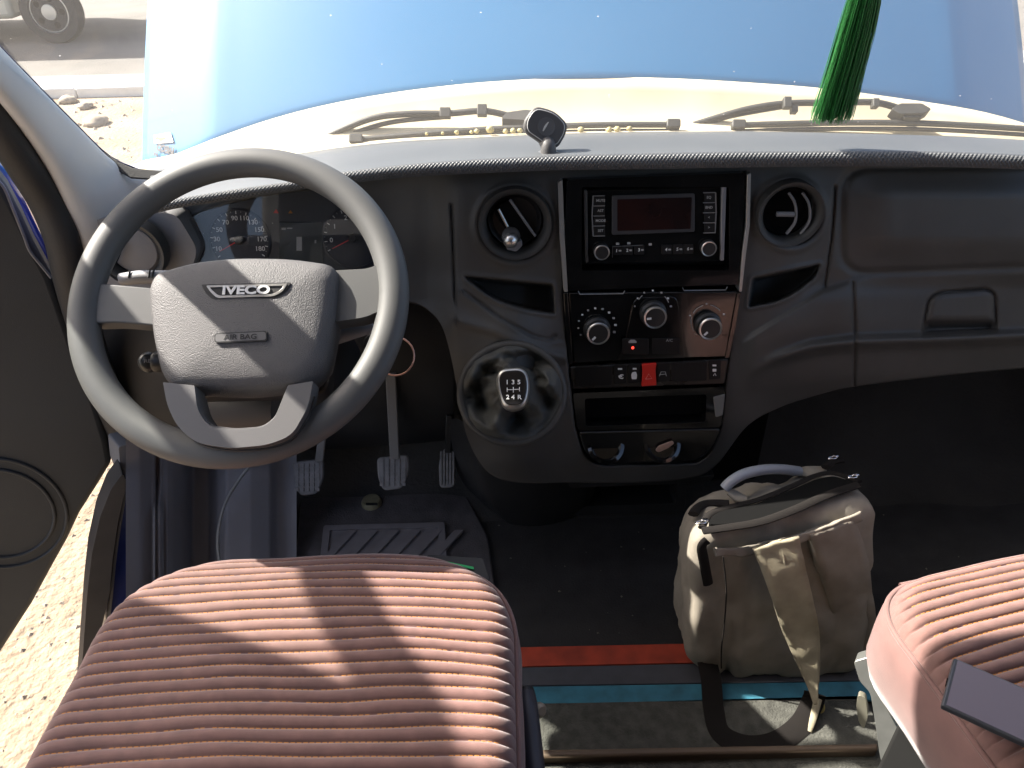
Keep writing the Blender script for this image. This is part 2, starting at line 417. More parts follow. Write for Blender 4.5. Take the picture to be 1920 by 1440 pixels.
structure(box('wall_left_upper', (XL+.03, -1.35, 2.34), (.06, 3.4, .14), WALLM))
structure(box('pillar_left', (XL+.04, -.20, 1.84), (.08, .13, .86), WALLM, bevel=.02))
structure(box('wall_right', (XR-.03, -.85, 1.06), (.06, 4.3, .74), WALLM))
structure(box('wall_right_upper', (XR-.03, -1.25, 2.30), (.06, 3.5, .20), WALLM))
structure(box('floor', (GX, -.65, FZ-.05), (1.86, 4.6, .10), MATT, bevel=.01))

# floor covering: carpet strip, coloured bands
cp = structure(box('floor_carpet', (.24, .42, FZ+.004), (.62, .585, .012), CARPET, bevel=.003))
RB = mat('red_vinyl_band', (.36, .045, .018), .7, var=.30, vs_=22)
BB = mat('blue_vinyl_band', (.032, .16, .23), .7, var=.30, vs_=26)
GB = mat('dark_grey_band', (.055, .058, .07), .7, var=.12, vs_=40)
bandpl = (Vector((0, 0, FZ+.004)), Vector((0, 0, 1)))
for nm, q, m_, lab in (('floor_band', [(940, 1218), (1960, 1196), (1960, 1232), (940, 1254)], RB, 'red band across the black floor, farther from the seats'),
                 ('floor_band', [(940, 1256), (1960, 1234), (1960, 1275), (940, 1290)], GB, 'dark grey band between the red and the blue floor bands'),
                 ('floor_band', [(940, 1292), (1960, 1276), (1960, 1312), (940, 1324)], BB, 'worn blue band across the floor, nearest the seats')):
    tag(slab(nm, q, bandpl, 0, .006, m_, bevel=.001), lab, 'floor band')
tag(slab('floor_edge_trim', [(960, 1420), (1640, 1408), (1640, 1422), (960, 1436)], bandpl, 0, .022, mat('brown_trim', (.13, .09, .06), .6), bevel=.004), 'narrow brown trim strip across the floor between the seats', 'trim strip')

# firewall and inner front, below the dashboard
FWM = mat('firewall_felt', (.040, .038, .036), .95, var=.25, vs_=5, bump=.3, bs=90)
rows = []
for s, (yy, zz) in enumerate([(1.10, FZ-.004), (1.26, FZ+.012), (1.34, FZ+.06), (1.42, FZ+.16), (1.48, FZ+.32), (1.50, FZ+.55), (1.50, 1.33), (1.40, 1.36), (1.30, 1.375)]):
    rows.append([Vector((XL+.06+1.96*j/40, yy+.012*noise.noise(Vector((j*.35, s*1.1, 0))), zz+(.012 if s else 0)*noise.noise(Vector((j*.31, s*1.3, 4))))) for j in range(41)])
structure(grid('firewall', rows, FWM, sub=1))

# ================================================================== EXTERIOR FRONT: cowl, bonnet, windscreen
hood_edge = [(200, 345), (265, 313), (330, 299), (400, 271), (500, 236), (600, 209), (720, 186), (850, 169), (960, 160), (1100, 154), (1250, 156), (1400, 164), (1550, 176), (1700, 196), (1830, 217), (1925, 243), (2010, 275)]
HT = 52.0
HPL = plane(at(960, 160, y=1.50), 90-HT)
def hood_pt(a, s):
    """a across 0..1, s up the bonnet in metres"""
    uT = 268+(1928-268)*a; vT = float(curve_u(hood_edge, np.array([uT]))[0]); c = (a-.5)*2
    side = max(0, abs(c)-.80)/.20
    drop = -.10*c*c-.085*side**2+.005*math.exp(-((abs(c)-.86)/.035)**2)
    u, v = uT, vT
    for _ in range(6):
        p = at(u, v, pl=HPL); q = project(p+HPL[1]*(drop-.004)); u += uT-q[0]; v += vT-q[1]
    upd = Vector((0, math.sin(rad(90-HT)), math.cos(rad(90-HT))))
    inset = -.06*c*(max(0, s)/.95)**1.6
    edge = -.004*max(0, 1-s/.012)**2
    return p+upd*s+Vector((inset, 0, 0))+HPL[1]*(drop+edge)
AA = sorted(set(list(np.linspace(0, 1, 61))+list(np.linspace(0, .16, 22))+list(np.linspace(.84, 1, 22))))
bon = thing('bonnet', 'raised blue bonnet standing up behind the windscreen', 'bonnet', at(960, 160, y=1.5))
rows = [[hood_pt(a, s) for a in AA] for s in [0, .008, .02, .035, .06, .1, .16, .24, .34, .45, .56, .67, .78, .88, .93]]
grid('panel', rows, BLUE, bon, solid=.012, soff=-1)
# sticker at the bonnet's lower left corner
stp = hood_pt(.028, .05); stn = (hood_pt(.05, .055)-hood_pt(.01, .055)).cross(hood_pt(.028, .09)-hood_pt(.028, .02)).normalized()
if stn.dot(CAM-stp) < 0: stn = -stn
SPL = (stp+stn*.0018, stn)
STK_PALE = mat('pale_sticker', (.62, .62, .58), .5); STK_DK = mat('dark_sticker_print', (.05, .05, .06), .5)
stk = slab('sticker', rpoly([(288, 254), (320, 248), (326, 267), (290, 270)], 2), SPL, 0, .001, STK_PALE, bon)
slab('emblem', rpoly([(292, 259), (296, 256), (300, 258), (310, 257), (311, 261), (305, 263), (302, 266), (299, 262), (293, 262)], 1), SPL, .001, .0016, mat('brown_print', (.25, .17, .08), .5), stk)
text('lettering', 'IVECO', 311, 279, 11.5, SPL, STK_DK, stk, lift=.001, rot=172, sx=1.15, bold=.055)
text('lettering', 'N', 293, 289, 7, SPL, STK_DK, stk, lift=.001, rot=180, sx=1.6, bold=.05)

cow = thing('cowl_panel', 'dusty cream cowl panel under the wipers at the windscreen foot', 'cowl', at(960, 230, y=1.42))
base_edge = [(150, 340), (255, 322), (330, 314), (450, 303), (560, 288), (640, 276), (760, 264), (900, 257), (1060, 250), (1228, 247), (1400, 246), (1600, 250), (1760, 255), (1920, 264), (2060, 280)]
def base_y(u): return 1.36-.10*((u-1190)/900.0)**2
rows = []
UU = np.linspace(215, 2000, 60)
bv = curve_u(base_edge, UU); hv = curve_u(hood_edge, UU)
for s in range(9):
    k = s/8; r_ = []
    for u, b_, h_ in zip(UU, bv, hv):
        p0 = at(u, b_+4, y=base_y(u)+.012); p1 = at(u, h_-8, pl=(HPL[0]+Vector((0, .006, 0)), HPL[1])); p1 = p1 if p1.y > p0.y+.01 else p0+Vector((0, .03, .004))
        p = p0.lerp(p1, k); p.z -= .03*math.sin(math.pi*k)
        r_.append(p)
    rows.append(r_)
grid('panel', rows, CREAM, cow, solid=.006)

# windscreen
RAKE = 48.0
wsd = Vector((0, -math.cos(rad(RAKE)), math.sin(rad(RAKE))))
ws = thing('windscreen', 'dusty curved windscreen glass in front of the raised bonnet', 'windscreen', at(960, 250, y=1.37))
rows = []
def ws_pt(u, s):
    v = float(curve_u(base_edge, np.array([u]))[0]); p = at(u, v+6, y=base_y(u)+.004)
    k = (u-1190)/900.0
    return p+wsd*s+Vector((-.10*k*s, 0, 0))
for s in np.linspace(-.02, .74, 12):
    rows.append([ws_pt(u, s) for u in np.linspace(185, 2100, 40)])
grid('glass', rows, GLASS, ws)
fr_rows = [[ws_pt(u, s)+Vector((0, -.003, -.001)) for u in np.linspace(185, 2100, 40)] for s in (-.02, 0, .012)]
grid('frit_band', fr_rows, RUBBER, ws, solid=.002)
cor = [(196, 286), (222, 304), (250, 316), (300, 321), (372, 316), (372, 330), (300, 338), (245, 334), (205, 312)]
slab('corner_seal', cor, plane(at(270, 322, y=1.19), 40), -.003, .003, RUBBER, ws, bevel=.001)
# wipers
WIP = mat('wiper_black', (.026, .026, .023), .6, var=.15, vs_=40)
def wiper(label, blade, arms, joint, extra, y, grp):
    t = thing('wiper', label, 'wiper', at(*blade[0], y=y), grp)
    P = [at(u, v, y=y) for u, v in blade]
    tube('blade_spine', P, .0070, WIP, t, seg=8, flat=.8)
    tube('rubber_lip', [p+Vector((0, -.006, -.009)) for p in P], .004, RUBBER, t, seg=6)
    for a in arms:
        tube('arm', [at(u, v, y=y+.03) for u, v in a[0]], a[1], WIP, t, seg=8)
    for q in joint:
        slab('joint', rpoly(q, 4), plane(at(q[0][0], q[0][1], y=y+.012), 55), -.008, .014, WIP, t, bevel=.003)
    for (u, v, su, sv) in extra:
        slab('hose_clip', rrect(u-su, v-sv, u+su, v+sv, 2), plane(at(u, v, y=y+.022), 40), -.006, .008, WIP, t, bevel=.002)
    for e in (0, -1):
        u, v = blade[e]; slab('end_cap', rrect(u-13, v-8, u+13, v+8, 4), plane(at(u, v, y=y-.004), 45), -.006, .008, WIP, t, bevel=.002)
    return t
wiper('long wiper lying on the cowl ahead of the wheel, blade behind the phone mount', [(668, 262), (760, 254), (860, 246), (960, 240), (1060, 236), (1160, 234), (1262, 234)],
      [([(520, 298), (600, 262), (690, 224), (760, 214), (838, 213), (905, 208), (950, 216)], .006), ([(555, 290), (640, 258), (730, 230), (838, 219)], .0045)],
      [[(940, 232), (950, 220), (985, 215), (1010, 218), (1012, 236)]], [(835, 213, 10, 9), (904, 208, 9, 10)], 1.405, 'wipers')
wiper('wiper on the passenger side of the cowl, partly behind the green tassel', [(1384, 235), (1480, 232), (1600, 230), (1720, 231), (1830, 236), (1960, 244)],
      [([(1270, 244), (1320, 228), (1400, 205), (1475, 194), (1560, 193), (1640, 192), (1690, 205)], .006), ([(1300, 240), (1370, 218), (1475, 199)], .0045)],
      [[(1665, 213), (1682, 203), (1722, 203), (1740, 214), (1725, 222), (1680, 223)], [(1686, 218), (1724, 218), (1722, 230), (1688, 230)]],
      [(1475, 194, 7, 10), (1488, 206, 6, 7), (1640, 195, 6, 8)], 1.405, 'wipers')
SEED = mat('dry_berry', (.34, .29, .13), .7, var=.25, vs_=90)
for k, (u, v, r) in enumerate(((857, 248, .0045), (884, 248, .0035), (894, 246, .005), (919, 243, .0075), (948, 246, .005), (962, 245, .0055), (975, 245, .005), (1089, 243, .006), (1142, 243, .0055), (1157, 242, .006), (1180, 241, .0055), (800, 251, .003), (830, 250, .003))):
    o = blob('dry_berry', at(u, v, y=1.388), r, SEED, .85, k, 5)
    tag(o, 'small dry yellow berry caught along the long wiper blade', 'berry', 'dry berries on the wiper')

# ================================================================== DASHBOARD
STK = plane((0, 1.10, 1.35), 10)
dash = thing('dashboard', 'dark grey plastic dashboard across the cab with round vents and radio', 'dashboard', (GX, 1.15, 1.0))
pad_front = [(180, 405), (250, 392), (330, 372), (450, 352), (560, 337), (640, 322), (760, 308), (900, 298), (1060, 291), (1228, 287), (1400, 284), (1600, 283), (1760, 284), (1920, 290), (2060, 300)]
lip_low = [(180, 425), (250, 410), (330, 391), (450, 373), (560, 356), (640, 346), (760, 333), (900, 325), (1060, 319), (1228, 317), (1400, 314), (1600, 312), (1760, 313), (1920, 318), (2060, 326)]
UU = np.linspace(285, 2040, 120)
def pad_y(u): return 1.085-.05*((u-1190)/900.0)**2
bv, pv, lv = curve_u(base_edge, UU), curve_u(pad_front, UU), curve_u(lip_low, UU)
rows = []
for s in range(13):
    k = s/12; r_ = []
    for u, b_, p_ in zip(UU, bv, pv):
        A = at(u, b_, y=base_y(u)-.004); B = at(u, p_, y=pad_y(u)+.012)
        p = A.lerp(B, k); p.z += .010*math.sin(math.pi*k)**2
        r_.append(p)
    rows.append(r_)
rows.insert(0, [p+Vector((0, .004, -.03)) for p in rows[0]])
grid('top_pad', rows, DASHTOP, dash)
# textured lip, real little bumps
NU, NV = 1500, 36
LU = np.linspace(285, 2040, NU); lp, ll = curve_u(pad_front, LU), curve_u(lip_low, LU)
rows = []
arc = 0; prevp = None; arcs = []
for u, p_ in zip(LU, lp):
    q = at(u, p_, y=pad_y(u)); arc += 0 if prevp is None else (q-prevp).length; prevp = q; arcs.append(arc)
for i in range(NV+1):
    k = i/NV; r_ = []
    for j in range(NU):
        u = LU[j]; A = at(u, lp[j], y=pad_y(u)+.012); B = at(u, ll[j], y=pad_y(u)+.004)
        p = A.lerp(B, k)
        nrm = Vector((0, -.75+.1*k, .66-.5*k)).normalized()
        bulge = .007*math.sin(math.pi*min(1, k*1.02))
        fade = min(1, k*5)*min(1, (1-k)*8)
        bp = .0011*fade*math.sin(arcs[j]/.0055*2*math.pi+(math.pi if int(k*7) % 2 else 0))*abs(math.sin(k*7*math.pi))
        r_.append(p+nrm*(bulge+bp))
    rows.append(r_)
rows.append([p+Vector((0, .012, -.004)) for p in rows[-1]]); rows.append([p+Vector((0, .03, .004)) for p in rows[-1]])
grid('lip', rows, DASHTOP, dash)

# ---- face of the dashboard: one relief surface, cut into its panels
topc = [(200, 432), (250, 402), (330, 384), (450, 366), (560, 349), (640, 339), (760, 326), (900, 318), (1060, 312), (1228, 310), (1400, 307), (1600, 305), (1760, 306), (1920, 311), (2060, 320)]
botc = [(180, 545), (300, 560), (500, 575), (700, 570), (770, 566), (808, 585), (832, 620), (850, 690), (862, 760), (880, 830), (915, 885), (970, 905), (1080, 905), (1200, 905), (1300, 895), (1345, 870), (1400, 800), (1460, 765), (1530, 742), (1600, 725), (1760, 705), (1920, 690), (2060, 680)]
cu_ = np.array([130, 330, 520, 720, 800, 860, 960, 1060, 1230, 1400, 1470, 1550, 1700, 1920, 2060.])
cv_ = np.array([300, 360, 430, 510, 560, 620, 700, 780, 860, 920.])
tab = np.array([
 [.05, .06, .06, .06, .04, .025, .016, .014, .014, .014, .016, .025, .03, .035, .05],
 [.05, .06, .06, .055, .04, .012, .004, .008, .012, .008, .006, .02, .03, .035, .05],
 [.05, .06, .06, .055, .04, .010, .000, .006, .012, .006, .002, .02, .03, .035, .05],
 [.05, .06, .06, .055, .045, .012, .000, .006, .012, .006, .004, .025, .03, .035, .05],
 [.06, .06, .06, .055, .040, .000, -.01, .004, .012, .004, .000, .000, .015, .03, .05],
 [.08, .08, .08, .050, .010, -.02, -.035, .000, .012, .003, -.005, -.005, .008, .02, .04],
 [.10, .10, .10, .050, .000, -.03, -.065, -.01, .012, .000, .000, .005, .015, .03, .05],
 [.12, .12, .12, .050, .010, -.02, -.065, -.015, .012, .006, .02, .04, .05, .07, .09],
 [.12, .12, .12, .060, .030, .000, -.04, -.005, .012, .015, .05, .08, .11, .13, .15],
 [.12, .12, .12, .080, .060, .030, .000, .010, .020, .030, .07, .10, .13, .15, .18]])
NU, NR = 640, 190
GU = np.linspace(205, 2050, NU); tv, bvv = curve_u(topc, GU), curve_u(botc, GU)
SS = np.linspace(0, 1, NR)
U2 = np.repeat(GU[None, :], NR, 0); V2 = tv[None, :]+(bvv-tv)[None, :]*SS[:, None]
def bil(U, V):
    i = np.clip(np.searchsorted(cu_, U)-1, 0, len(cu_)-2); j = np.clip(np.searchsorted(cv_, V)-1, 0, len(cv_)-2)
    a = np.clip((U-cu_[i])/(cu_[i+1]-cu_[i]), 0, 1); b = np.clip((V-cv_[j])/(cv_[j+1]-cv_[j]), 0, 1)
    a = a*a*(3-2*a)*.6+a*.4; b = b*b*(3-2*b)*.6+b*.4
    return tab[j, i]*(1-a)*(1-b)+tab[j, i+1]*a*(1-b)+tab[j+1, i]*(1-a)*b+tab[j+1, i+1]*a*b
OFF = np.zeros_like(U2); wsum = 0
for du in (-22, -11, 0, 11, 22):
    for dv in (-16, -8, 0, 8, 16):
        g = math.exp(-(du*du/300.+dv*dv/160.)); OFF += g*bil(U2+du, V2+dv); wsum += g
OFF /= wsum
def px(poly): return [(p[0], p[1]) for p in poly]
POCKL = px(rpoly([(870, 519), (1036, 534), (1040, 588), (985, 580), (925, 562)], [8, 4, 3, 40, 30]))
POCKR = px(rpoly([(1411, 522), (1537, 496), (1530, 517), (1475, 562), (1404, 576)], [5, 3, 10, 40, 4]))
CLUST = px(rpoly([(330, 430), (372, 400), (470, 372), (600, 352), (690, 368), (720, 440), (712, 520), (640, 548), (400, 548), (352, 505)], [22, 30, 40, 60, 50, 40, 30, 20, 20, 30]))
AIRB = px(rpoly([(1585, 322), (1950, 318), (2100, 330), (2100, 500), (1940, 492), (1585, 505)], [50, 0, 0, 0, 0, 42]))
AIRB2 = px(rpoly([(1572, 318), (1950, 314), (2100, 330), (2100, 510), (1940, 498), (1572, 512)], [50, 0, 0, 0, 0, 42]))
GLOVE = [(1603, 528), (1800, 512), (1990, 500), (1990, 690), (1800, 702), (1603, 722)]
CONS = px(rpoly([(1054, 336), (1404, 322), (1384, 545), (1362, 700), (1352, 800), (1325, 868), (1100, 872), (1078, 800), (1066, 690), (1056, 545)], [4, 4, 0, 0, 0, 40, 40, 0, 0, 0]))
HAND = px(rpoly([(1728, 630), (1742, 560), (1760, 548), (1850, 541), (1866, 552), (1868, 622)], [6, 14, 8, 10, 12, 6]))
for poly, dep, w0 in ((POCKL, .075, 5), (POCKR, .075, 5), (CLUST, .028, 9), (CONS, .06, 4)):
    d = sdist(U2, V2, poly); OFF += dep*(1-sst(d, -w0, 1))
    OFF -= .0025*np.exp(-((d-4)/4)**2)*(1 if poly is not CONS else 0)
dA = sdist(U2, V2, AIRB); OFF -= .020*sst(U2, 1570, 1680)*sst(V2, 316, 375)*(1-sst(V2, 440, 512)); OFF += .006*np.exp(-((dA-8)/8)**2)
dC = sdist(U2, V2, CLUST); OFF += .02*np.exp(-(np.maximum(dC, 0)/60)**2)*(dC > 0)*0
for c, R_ in (((966, 421), 66), ((1482, 402), 58)):
    d = np.hypot(U2-c[0], V2-c[1]); OFF += .055*(1-sst(d, R_-5, R_)); OFF -= .004*np.exp(-((d-R_-9)/7)**2)
# seams (narrow grooves)
SEAMS = [[(846, 385), (850, 470), (853, 565)], [(1600, 530), (1604, 630), (1602, 722)], [(1566, 350), (1560, 440), (1547, 536)],
         HAND+[HAND[0]]]
for sm in SEAMS:
    d = ldist(U2, V2, sm); OFF += .007*np.exp(-(d/2.6)**2)
# style lines: creases below the pockets, ledge across the glove box
cr = ldist(U2, V2, [(872, 548), (940, 598), (1000, 632), (1030, 640), (1040, 630)]); sgn = (V2 > np.interp(U2, [872, 940, 1000, 1040], [548, 598, 632, 640]))
OFF += .004*np.exp(-(cr/3.5)**2); OFF -= .005*np.exp(-(cr/16)**2)*sgn
cr2 = ldist(U2, V2, [(855, 600), (930, 622), (1000, 655), (1060, 672)]); OFF += -.006*np.exp(-(cr2/10)**2)
ledge = np.interp(U2, [1370, 1450, 1520, 1600, 1800, 2060], [700, 660, 638, 628, 622, 610])
OFF += .016*sst(ledge-V2, -12, 4)*sst(U2, 1400, 1560)*sst(V2, 500, 545) - .012*np.exp(-((V2-ledge-14)/12)**2)*sst(U2, 1380, 1500)
cr3 = np.interp(U2, [1390, 1480, 1545, 1620], [640, 585, 545, 520]); OFF -= .010*sst(V2-cr3, -8, 8)*(1-sst(U2, 1580, 1640))*sst(U2, 1380, 1420)*(1-sst(V2-cr3, 20, 120))
dH = sdist(U2, V2, HAND); OFF += .024*(1-sst(dH, -10, 2))*sst(V2, 598, 616)
OFF -= .004*(1-sst(dH, -14, -2))*(1-sst(V2, 590, 605))
tS = ((STK[0]-CAM).dot(STK[1]))
DIR = np.stack([FW[i]+RT[i]*((U2-960)/F_PX)-UPV[i]*((V2-720)/F_PX) for i in range(3)], -1)
TT = tS/(DIR@np.array(STK[1])); DL = np.linalg.norm(DIR, axis=-1)
PTS = np.array(CAM)+DIR*(TT+OFF/DL)[..., None]
# skirts: turn the lower edge under and back
sk1 = PTS[-1]+np.array([0, .012, -.010]); sk2 = PTS[-1]+np.array([0, .09, -.004]); sk0 = PTS[0]+np.array([0, .05, .005])
PTS = np.concatenate([sk0[None], PTS, sk1[None], sk2[None]], 0)
def shell_pt(u, v, lift=0):
    j = int(np.clip(round((u-205)/(2050-205)*(NU-1)), 0, NU-1)); s = (v-tv[j])/(bvv[j]-tv[j]); i = int(np.clip(round(s*(NR-1)), 0, NR-1))
    return Vector(PTS[i+1, j])
cu4 = .25*(U2[:-1, :-1]+U2[1:, :-1]+U2[:-1, 1:]+U2[1:, 1:]); cv4 = .25*(V2[:-1, :-1]+V2[1:, :-1]+V2[:-1, 1:]+V2[1:, 1:])
def inside(poly): return sdist(cu4, cv4, poly) < 0
LAB = np.zeros(cu4.shape, int)
seamL = np.interp(cv4, [300, 385, 470, 565, 620], [842, 846, 850, 853, 856]); seamR = np.interp(cv4, [300, 350, 440, 536, 600, 640], [1568, 1566, 1560, 1547, 1540, 1530])
LAB[(cu4 > seamL) & (cu4 < seamR)] = 1
LAB[(cu4 >= seamR)] = 2
LAB[inside(AIRB2)] = 3
LAB[(cu4 > 1601) & (cv4 > np.interp(cu4, [1603, 1800, 1990], [530, 514, 502])) & (LAB != 3)] = 4
LAB[(LAB == 4) & inside(HAND)] = 5
LABF = np.zeros((PTS.shape[0]-1, PTS.shape[1]-1), int); LABF[1:-2] = LAB; LABF[0] = LAB[0]; LABF[-1] = LAB[-1]; LABF[-2] = LAB[-1]
NAMES = {0: ('driver_panel', DASH), 1: ('centre_panel', DASH), 2: ('passenger_panel', DASH), 3: ('airbag_cover', DASH), 4: ('glovebox_door', DASH), 5: ('glovebox_handle', DASH)}
flatP = PTS.reshape(-1, 3); W_ = PTS.shape[1]; parts = {}
for k in (0, 1, 2, 3, 4, 5):
    ii, jj = np.nonzero(LABF == k)
    if len(ii) == 0: continue
    q = np.stack([ii*W_+jj, ii*W_+jj+1, (ii+1)*W_+jj+1, (ii+1)*W_+jj], 1); idx, inv = np.unique(q, return_inverse=True)
    par = parts[4] if k == 5 else dash
    parts[k] = mk(NAMES[k][0], [Vector(p) for p in flatP[idx]], [tuple(r) for r in inv.reshape(-1, 4).tolist()], NAMES[k][1], par, angle=0)

# ---- round vents
def vent(u, v, y, rpx, kind, tilt=6):
    pl = plane(at(u, v, y=y), tilt); s = scale_at(u, v, pl); R = rpx*s; f = frame(pl[0], pl[1])
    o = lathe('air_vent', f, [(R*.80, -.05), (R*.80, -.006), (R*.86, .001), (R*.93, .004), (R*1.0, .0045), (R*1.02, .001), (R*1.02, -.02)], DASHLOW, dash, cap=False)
    lathe('duct', f, [(R*.83, -.052), (R*.83, -.03)], VOID, o)
    return pl, s, R, f, o
pl, s_, R, f, vo = vent(966, 421, 1.098, 68, 0)
lathe('drum', frame(f[0]-f[3]*.022, f[3]), [(R*.8, -.03), (R*.8, -.004), (R*.74, 0), (R*.62, -.006)], BLACK, vo)
slab('slat', rpoly([(926, 398), (936, 383), (958, 374), (1003, 444), (985, 452), (955, 440)], 6), (f[0]-f[3]*.018, f[3]), -.01, .004, VOID, vo, bevel=.002)
tube('slat', [at(935, 396, pl=(pl[0], pl[1]))-f[3]*.010, at(952, 428, pl=pl)-f[3]*.008], .0022, SILVER, vo, seg=8, per=1)
tube('slat', [at(956, 377, pl=pl)-f[3]*.008, at(1004, 446, pl=pl)-f[3]*.008], .0022, GREY, vo, seg=8, per=1)
bp_ = at(957, 446, pl=pl)
hold = thing('vent_ball_mount', 'small silver ball stud clipped to the round vent left of the radio', 'ball mount', bp_)
lathe('ball', frame(bp_+f[3]*.012, (f[3]+Vector((-.2, 0, .3))).normalized()), [(.001, -.012), (.006, -.0105), (.0105, -.006), (.0118, 0), (.0105, .006), (.006, .0105), (.001, .012)], SILVER, hold, seg=24, angle=0)
lathe('collar', frame(bp_+f[3]*.004+Vector((.001, 0, .004)), (f[3]+Vector((-.2, 0, .8))).normalized()), [(.0125, -.004), (.0145, 0), (.0135, .005), (.0115, .006)], BLACK, hold, seg=24)
slab('clip', rpoly([(948, 452), (962, 455), (976, 448), (980, 458), (968, 470), (950, 466)], 4), (pl[0], pl[1]), -.006, .006, GREY, hold, bevel=.002)
pl, s_, R, f, vo = vent(1482, 402, 1.098, 61, 1)
lathe('drum', frame(f[0]-f[3]*.020, f[3]), [(R*.8, -.03), (R*.8, -.002), (R*.74, 0), (R*.62, -.006)], VOID, vo)  # drum near-black, the vent's inner shade put into its colour
for du in (0, 26):
    tube('slat', [at(u+du, v, pl=pl)-f[3]*h for u, v, h in ((1482, 364, .008), (1491, 380, .004), (1494, 400, .003), (1491, 420, .004), (1478, 441, .008))], .0021, GREY, vo, seg=8, flat=1.6, nrm=f[3])
tube('slat', [at(1458, 403, pl=pl)-f[3]*.004, at(1490, 403, pl=pl)-f[3]*.003], .0042, GREY, vo, seg=8, per=1)
# left end vent behind the wheel
pl, s_, R, f, vo = vent(246, 473, 1.085, 62, 2, 4)
lathe('drum', frame(f[0]-f[3]*.012, f[3]), [(R*.8, -.03), (R*.8, -.002), (R*.7, .004), (R*.3, .008)], GREY, vo)
tube('slat', [at(232, 452, pl=pl)+f[3]*.004, at(222, 480, pl=pl)+f[3]*.004, at(210, 502, pl=pl)+f[3]*.004], .003, VOID, vo, seg=8)
# trim block at the dashboard's left end
slab('end_block', rpoly([(128, 480), (140, 440), (153, 424), (182, 412), (240, 398), (330, 400), (372, 470), (345, 535), (200, 545), (132, 540)], [10, 8, 6, 6, 10, 20, 20, 10, 10, 10]), plane(at(240, 470, y=1.11), 8), -.12, .0, GREY, dash, bevel=.012, seg=3, holes=[px(rpoly([(246+60*math.cos(q*.2618), 473+60*math.sin(q*.2618)) for q in range(24)], 0))])

# ---- instrument cluster
CPL = plane(at(520, 460, y=1.145), 18)
clus = slab('instrument_cluster', [(300, 440), (372, 385), (470, 360), (600, 340), (720, 355), (740, 440), (730, 540), (640, 560), (380, 560), (330, 520)], CPL, -.03, 0, mat('cluster_face', (.040, .043, .050), .4, var=.1, vs_=10), dash)
DIALM = mat('dial_face', (.022, .025, .036), .45)
def dial(u, v, r, nums, a0, a1, needle, lab_r, ticks=24):
    s = scale_at(u, v, CPL); c = at(u, v, pl=CPL); f = frame(c, CPL[1])
    o = lathe('gauge', f, [(r*s*1.05, 0), (r*s*1.05, .002), (r*s*.98, .003), (r*s*.97, .001)], DIALM, clus)
    for k in range(ticks+1):
        q = rad(a0+(a1-a0)*k/ticks); d = f[1]*math.cos(q)+f[2]*math.sin(q); long = k % 2 == 0
        p0, p1 = c+d*(r*s*(.86 if long else .91)), c+d*(r*s*.96)
        wv = f[3].cross(d)*(.0007 if long else .0004)
        mk('tick', [p0+wv+f[3]*.0034, p1+wv+f[3]*.0034, p1-wv+f[3]*.0034, p0-wv+f[3]*.0034], [(0, 1, 2, 3)], PRINT if long else PRINTDIM, o, smooth=False)
    for k, t_ in enumerate(nums):
        q = rad(a0+(a1-a0)*(k+.5 if len(nums) > 5 else k)/(len(nums) if len(nums) > 5 else len(nums)-1)); 
        text('numeral', t_, u+lab_r*math.cos(q), v-lab_r*math.sin(q), 8.5, CPL, PRINT, o, lift=.0034, sx=1.05, bold=.015)
    q = rad(needle); d = f[1]*math.cos(q)+f[2]*math.sin(q); wv = f[3].cross(d)*.0011
    mk('needle', [c-d*.006+wv+f[3]*.006, c+d*(r*s*.78)+wv*.4+f[3]*.006, c+d*(r*s*.78)-wv*.4+f[3]*.006, c-d*.006-wv+f[3]*.006], [(0, 1, 2, 3)], mat('needle_red', (.75, .06, .06), .5), o, smooth=False)
    lathe('needle_hub', f, [(.007, .003), (.007, .007), (.005, .009)], BLACK, o, seg=20)
    return o
dial(450, 450, 56, ['10', '30', '50', '70', '90', '110', '130', '150', '170', '180'], 215, -35, 207, 42)
dial(662, 446, 56, ['0', '1', '2', '3', '4', '5'], 205, -25, 205, 40)
lcd = slab('display', rrect(524, 416, 606, 494, 3), CPL, 0, .003, mat('lcd_grey', (.050, .056, .056), .25), clus, bevel=.001)
LCDP = (CPL[0]+CPL[1]*.003, CPL[1])
for (a, b, c_, d_) in ((528, 427, 536, 431), (538, 427, 548, 429), (556, 444, 566, 470), (590, 450, 593, 456)):
    slab('segment', rrect(a, b, c_, d_, 0), LCDP, 0, .0005, PRINTDIM, lcd)
for (u, v, w_, col) in ((518, 396, 5, RED), (545, 397, 4, mat('amber', (.5, .2, .02), .5)), (362, 422, 4, PRINTFAINT), (534, 480, 5, PRINTDIM), (602, 484, 4, PRINTDIM)):
    slab('warning_symbol', rpoly([(u-w_, v+w_*.7), (u, v-w_*.8), (u+w_, v+w_*.7)], 1), CPL, 0, .002, col, clus)
lens = [(328, 432), (372, 398), (470, 371), (600, 351), (692, 368), (722, 440), (714, 522), (640, 550), (400, 550), (350, 506)]
slab('lens', rpoly(lens, 25), (CPL[0]+CPL[1]*.016, CPL[1]), 0, .002, CLUSTERGLASS, clus)

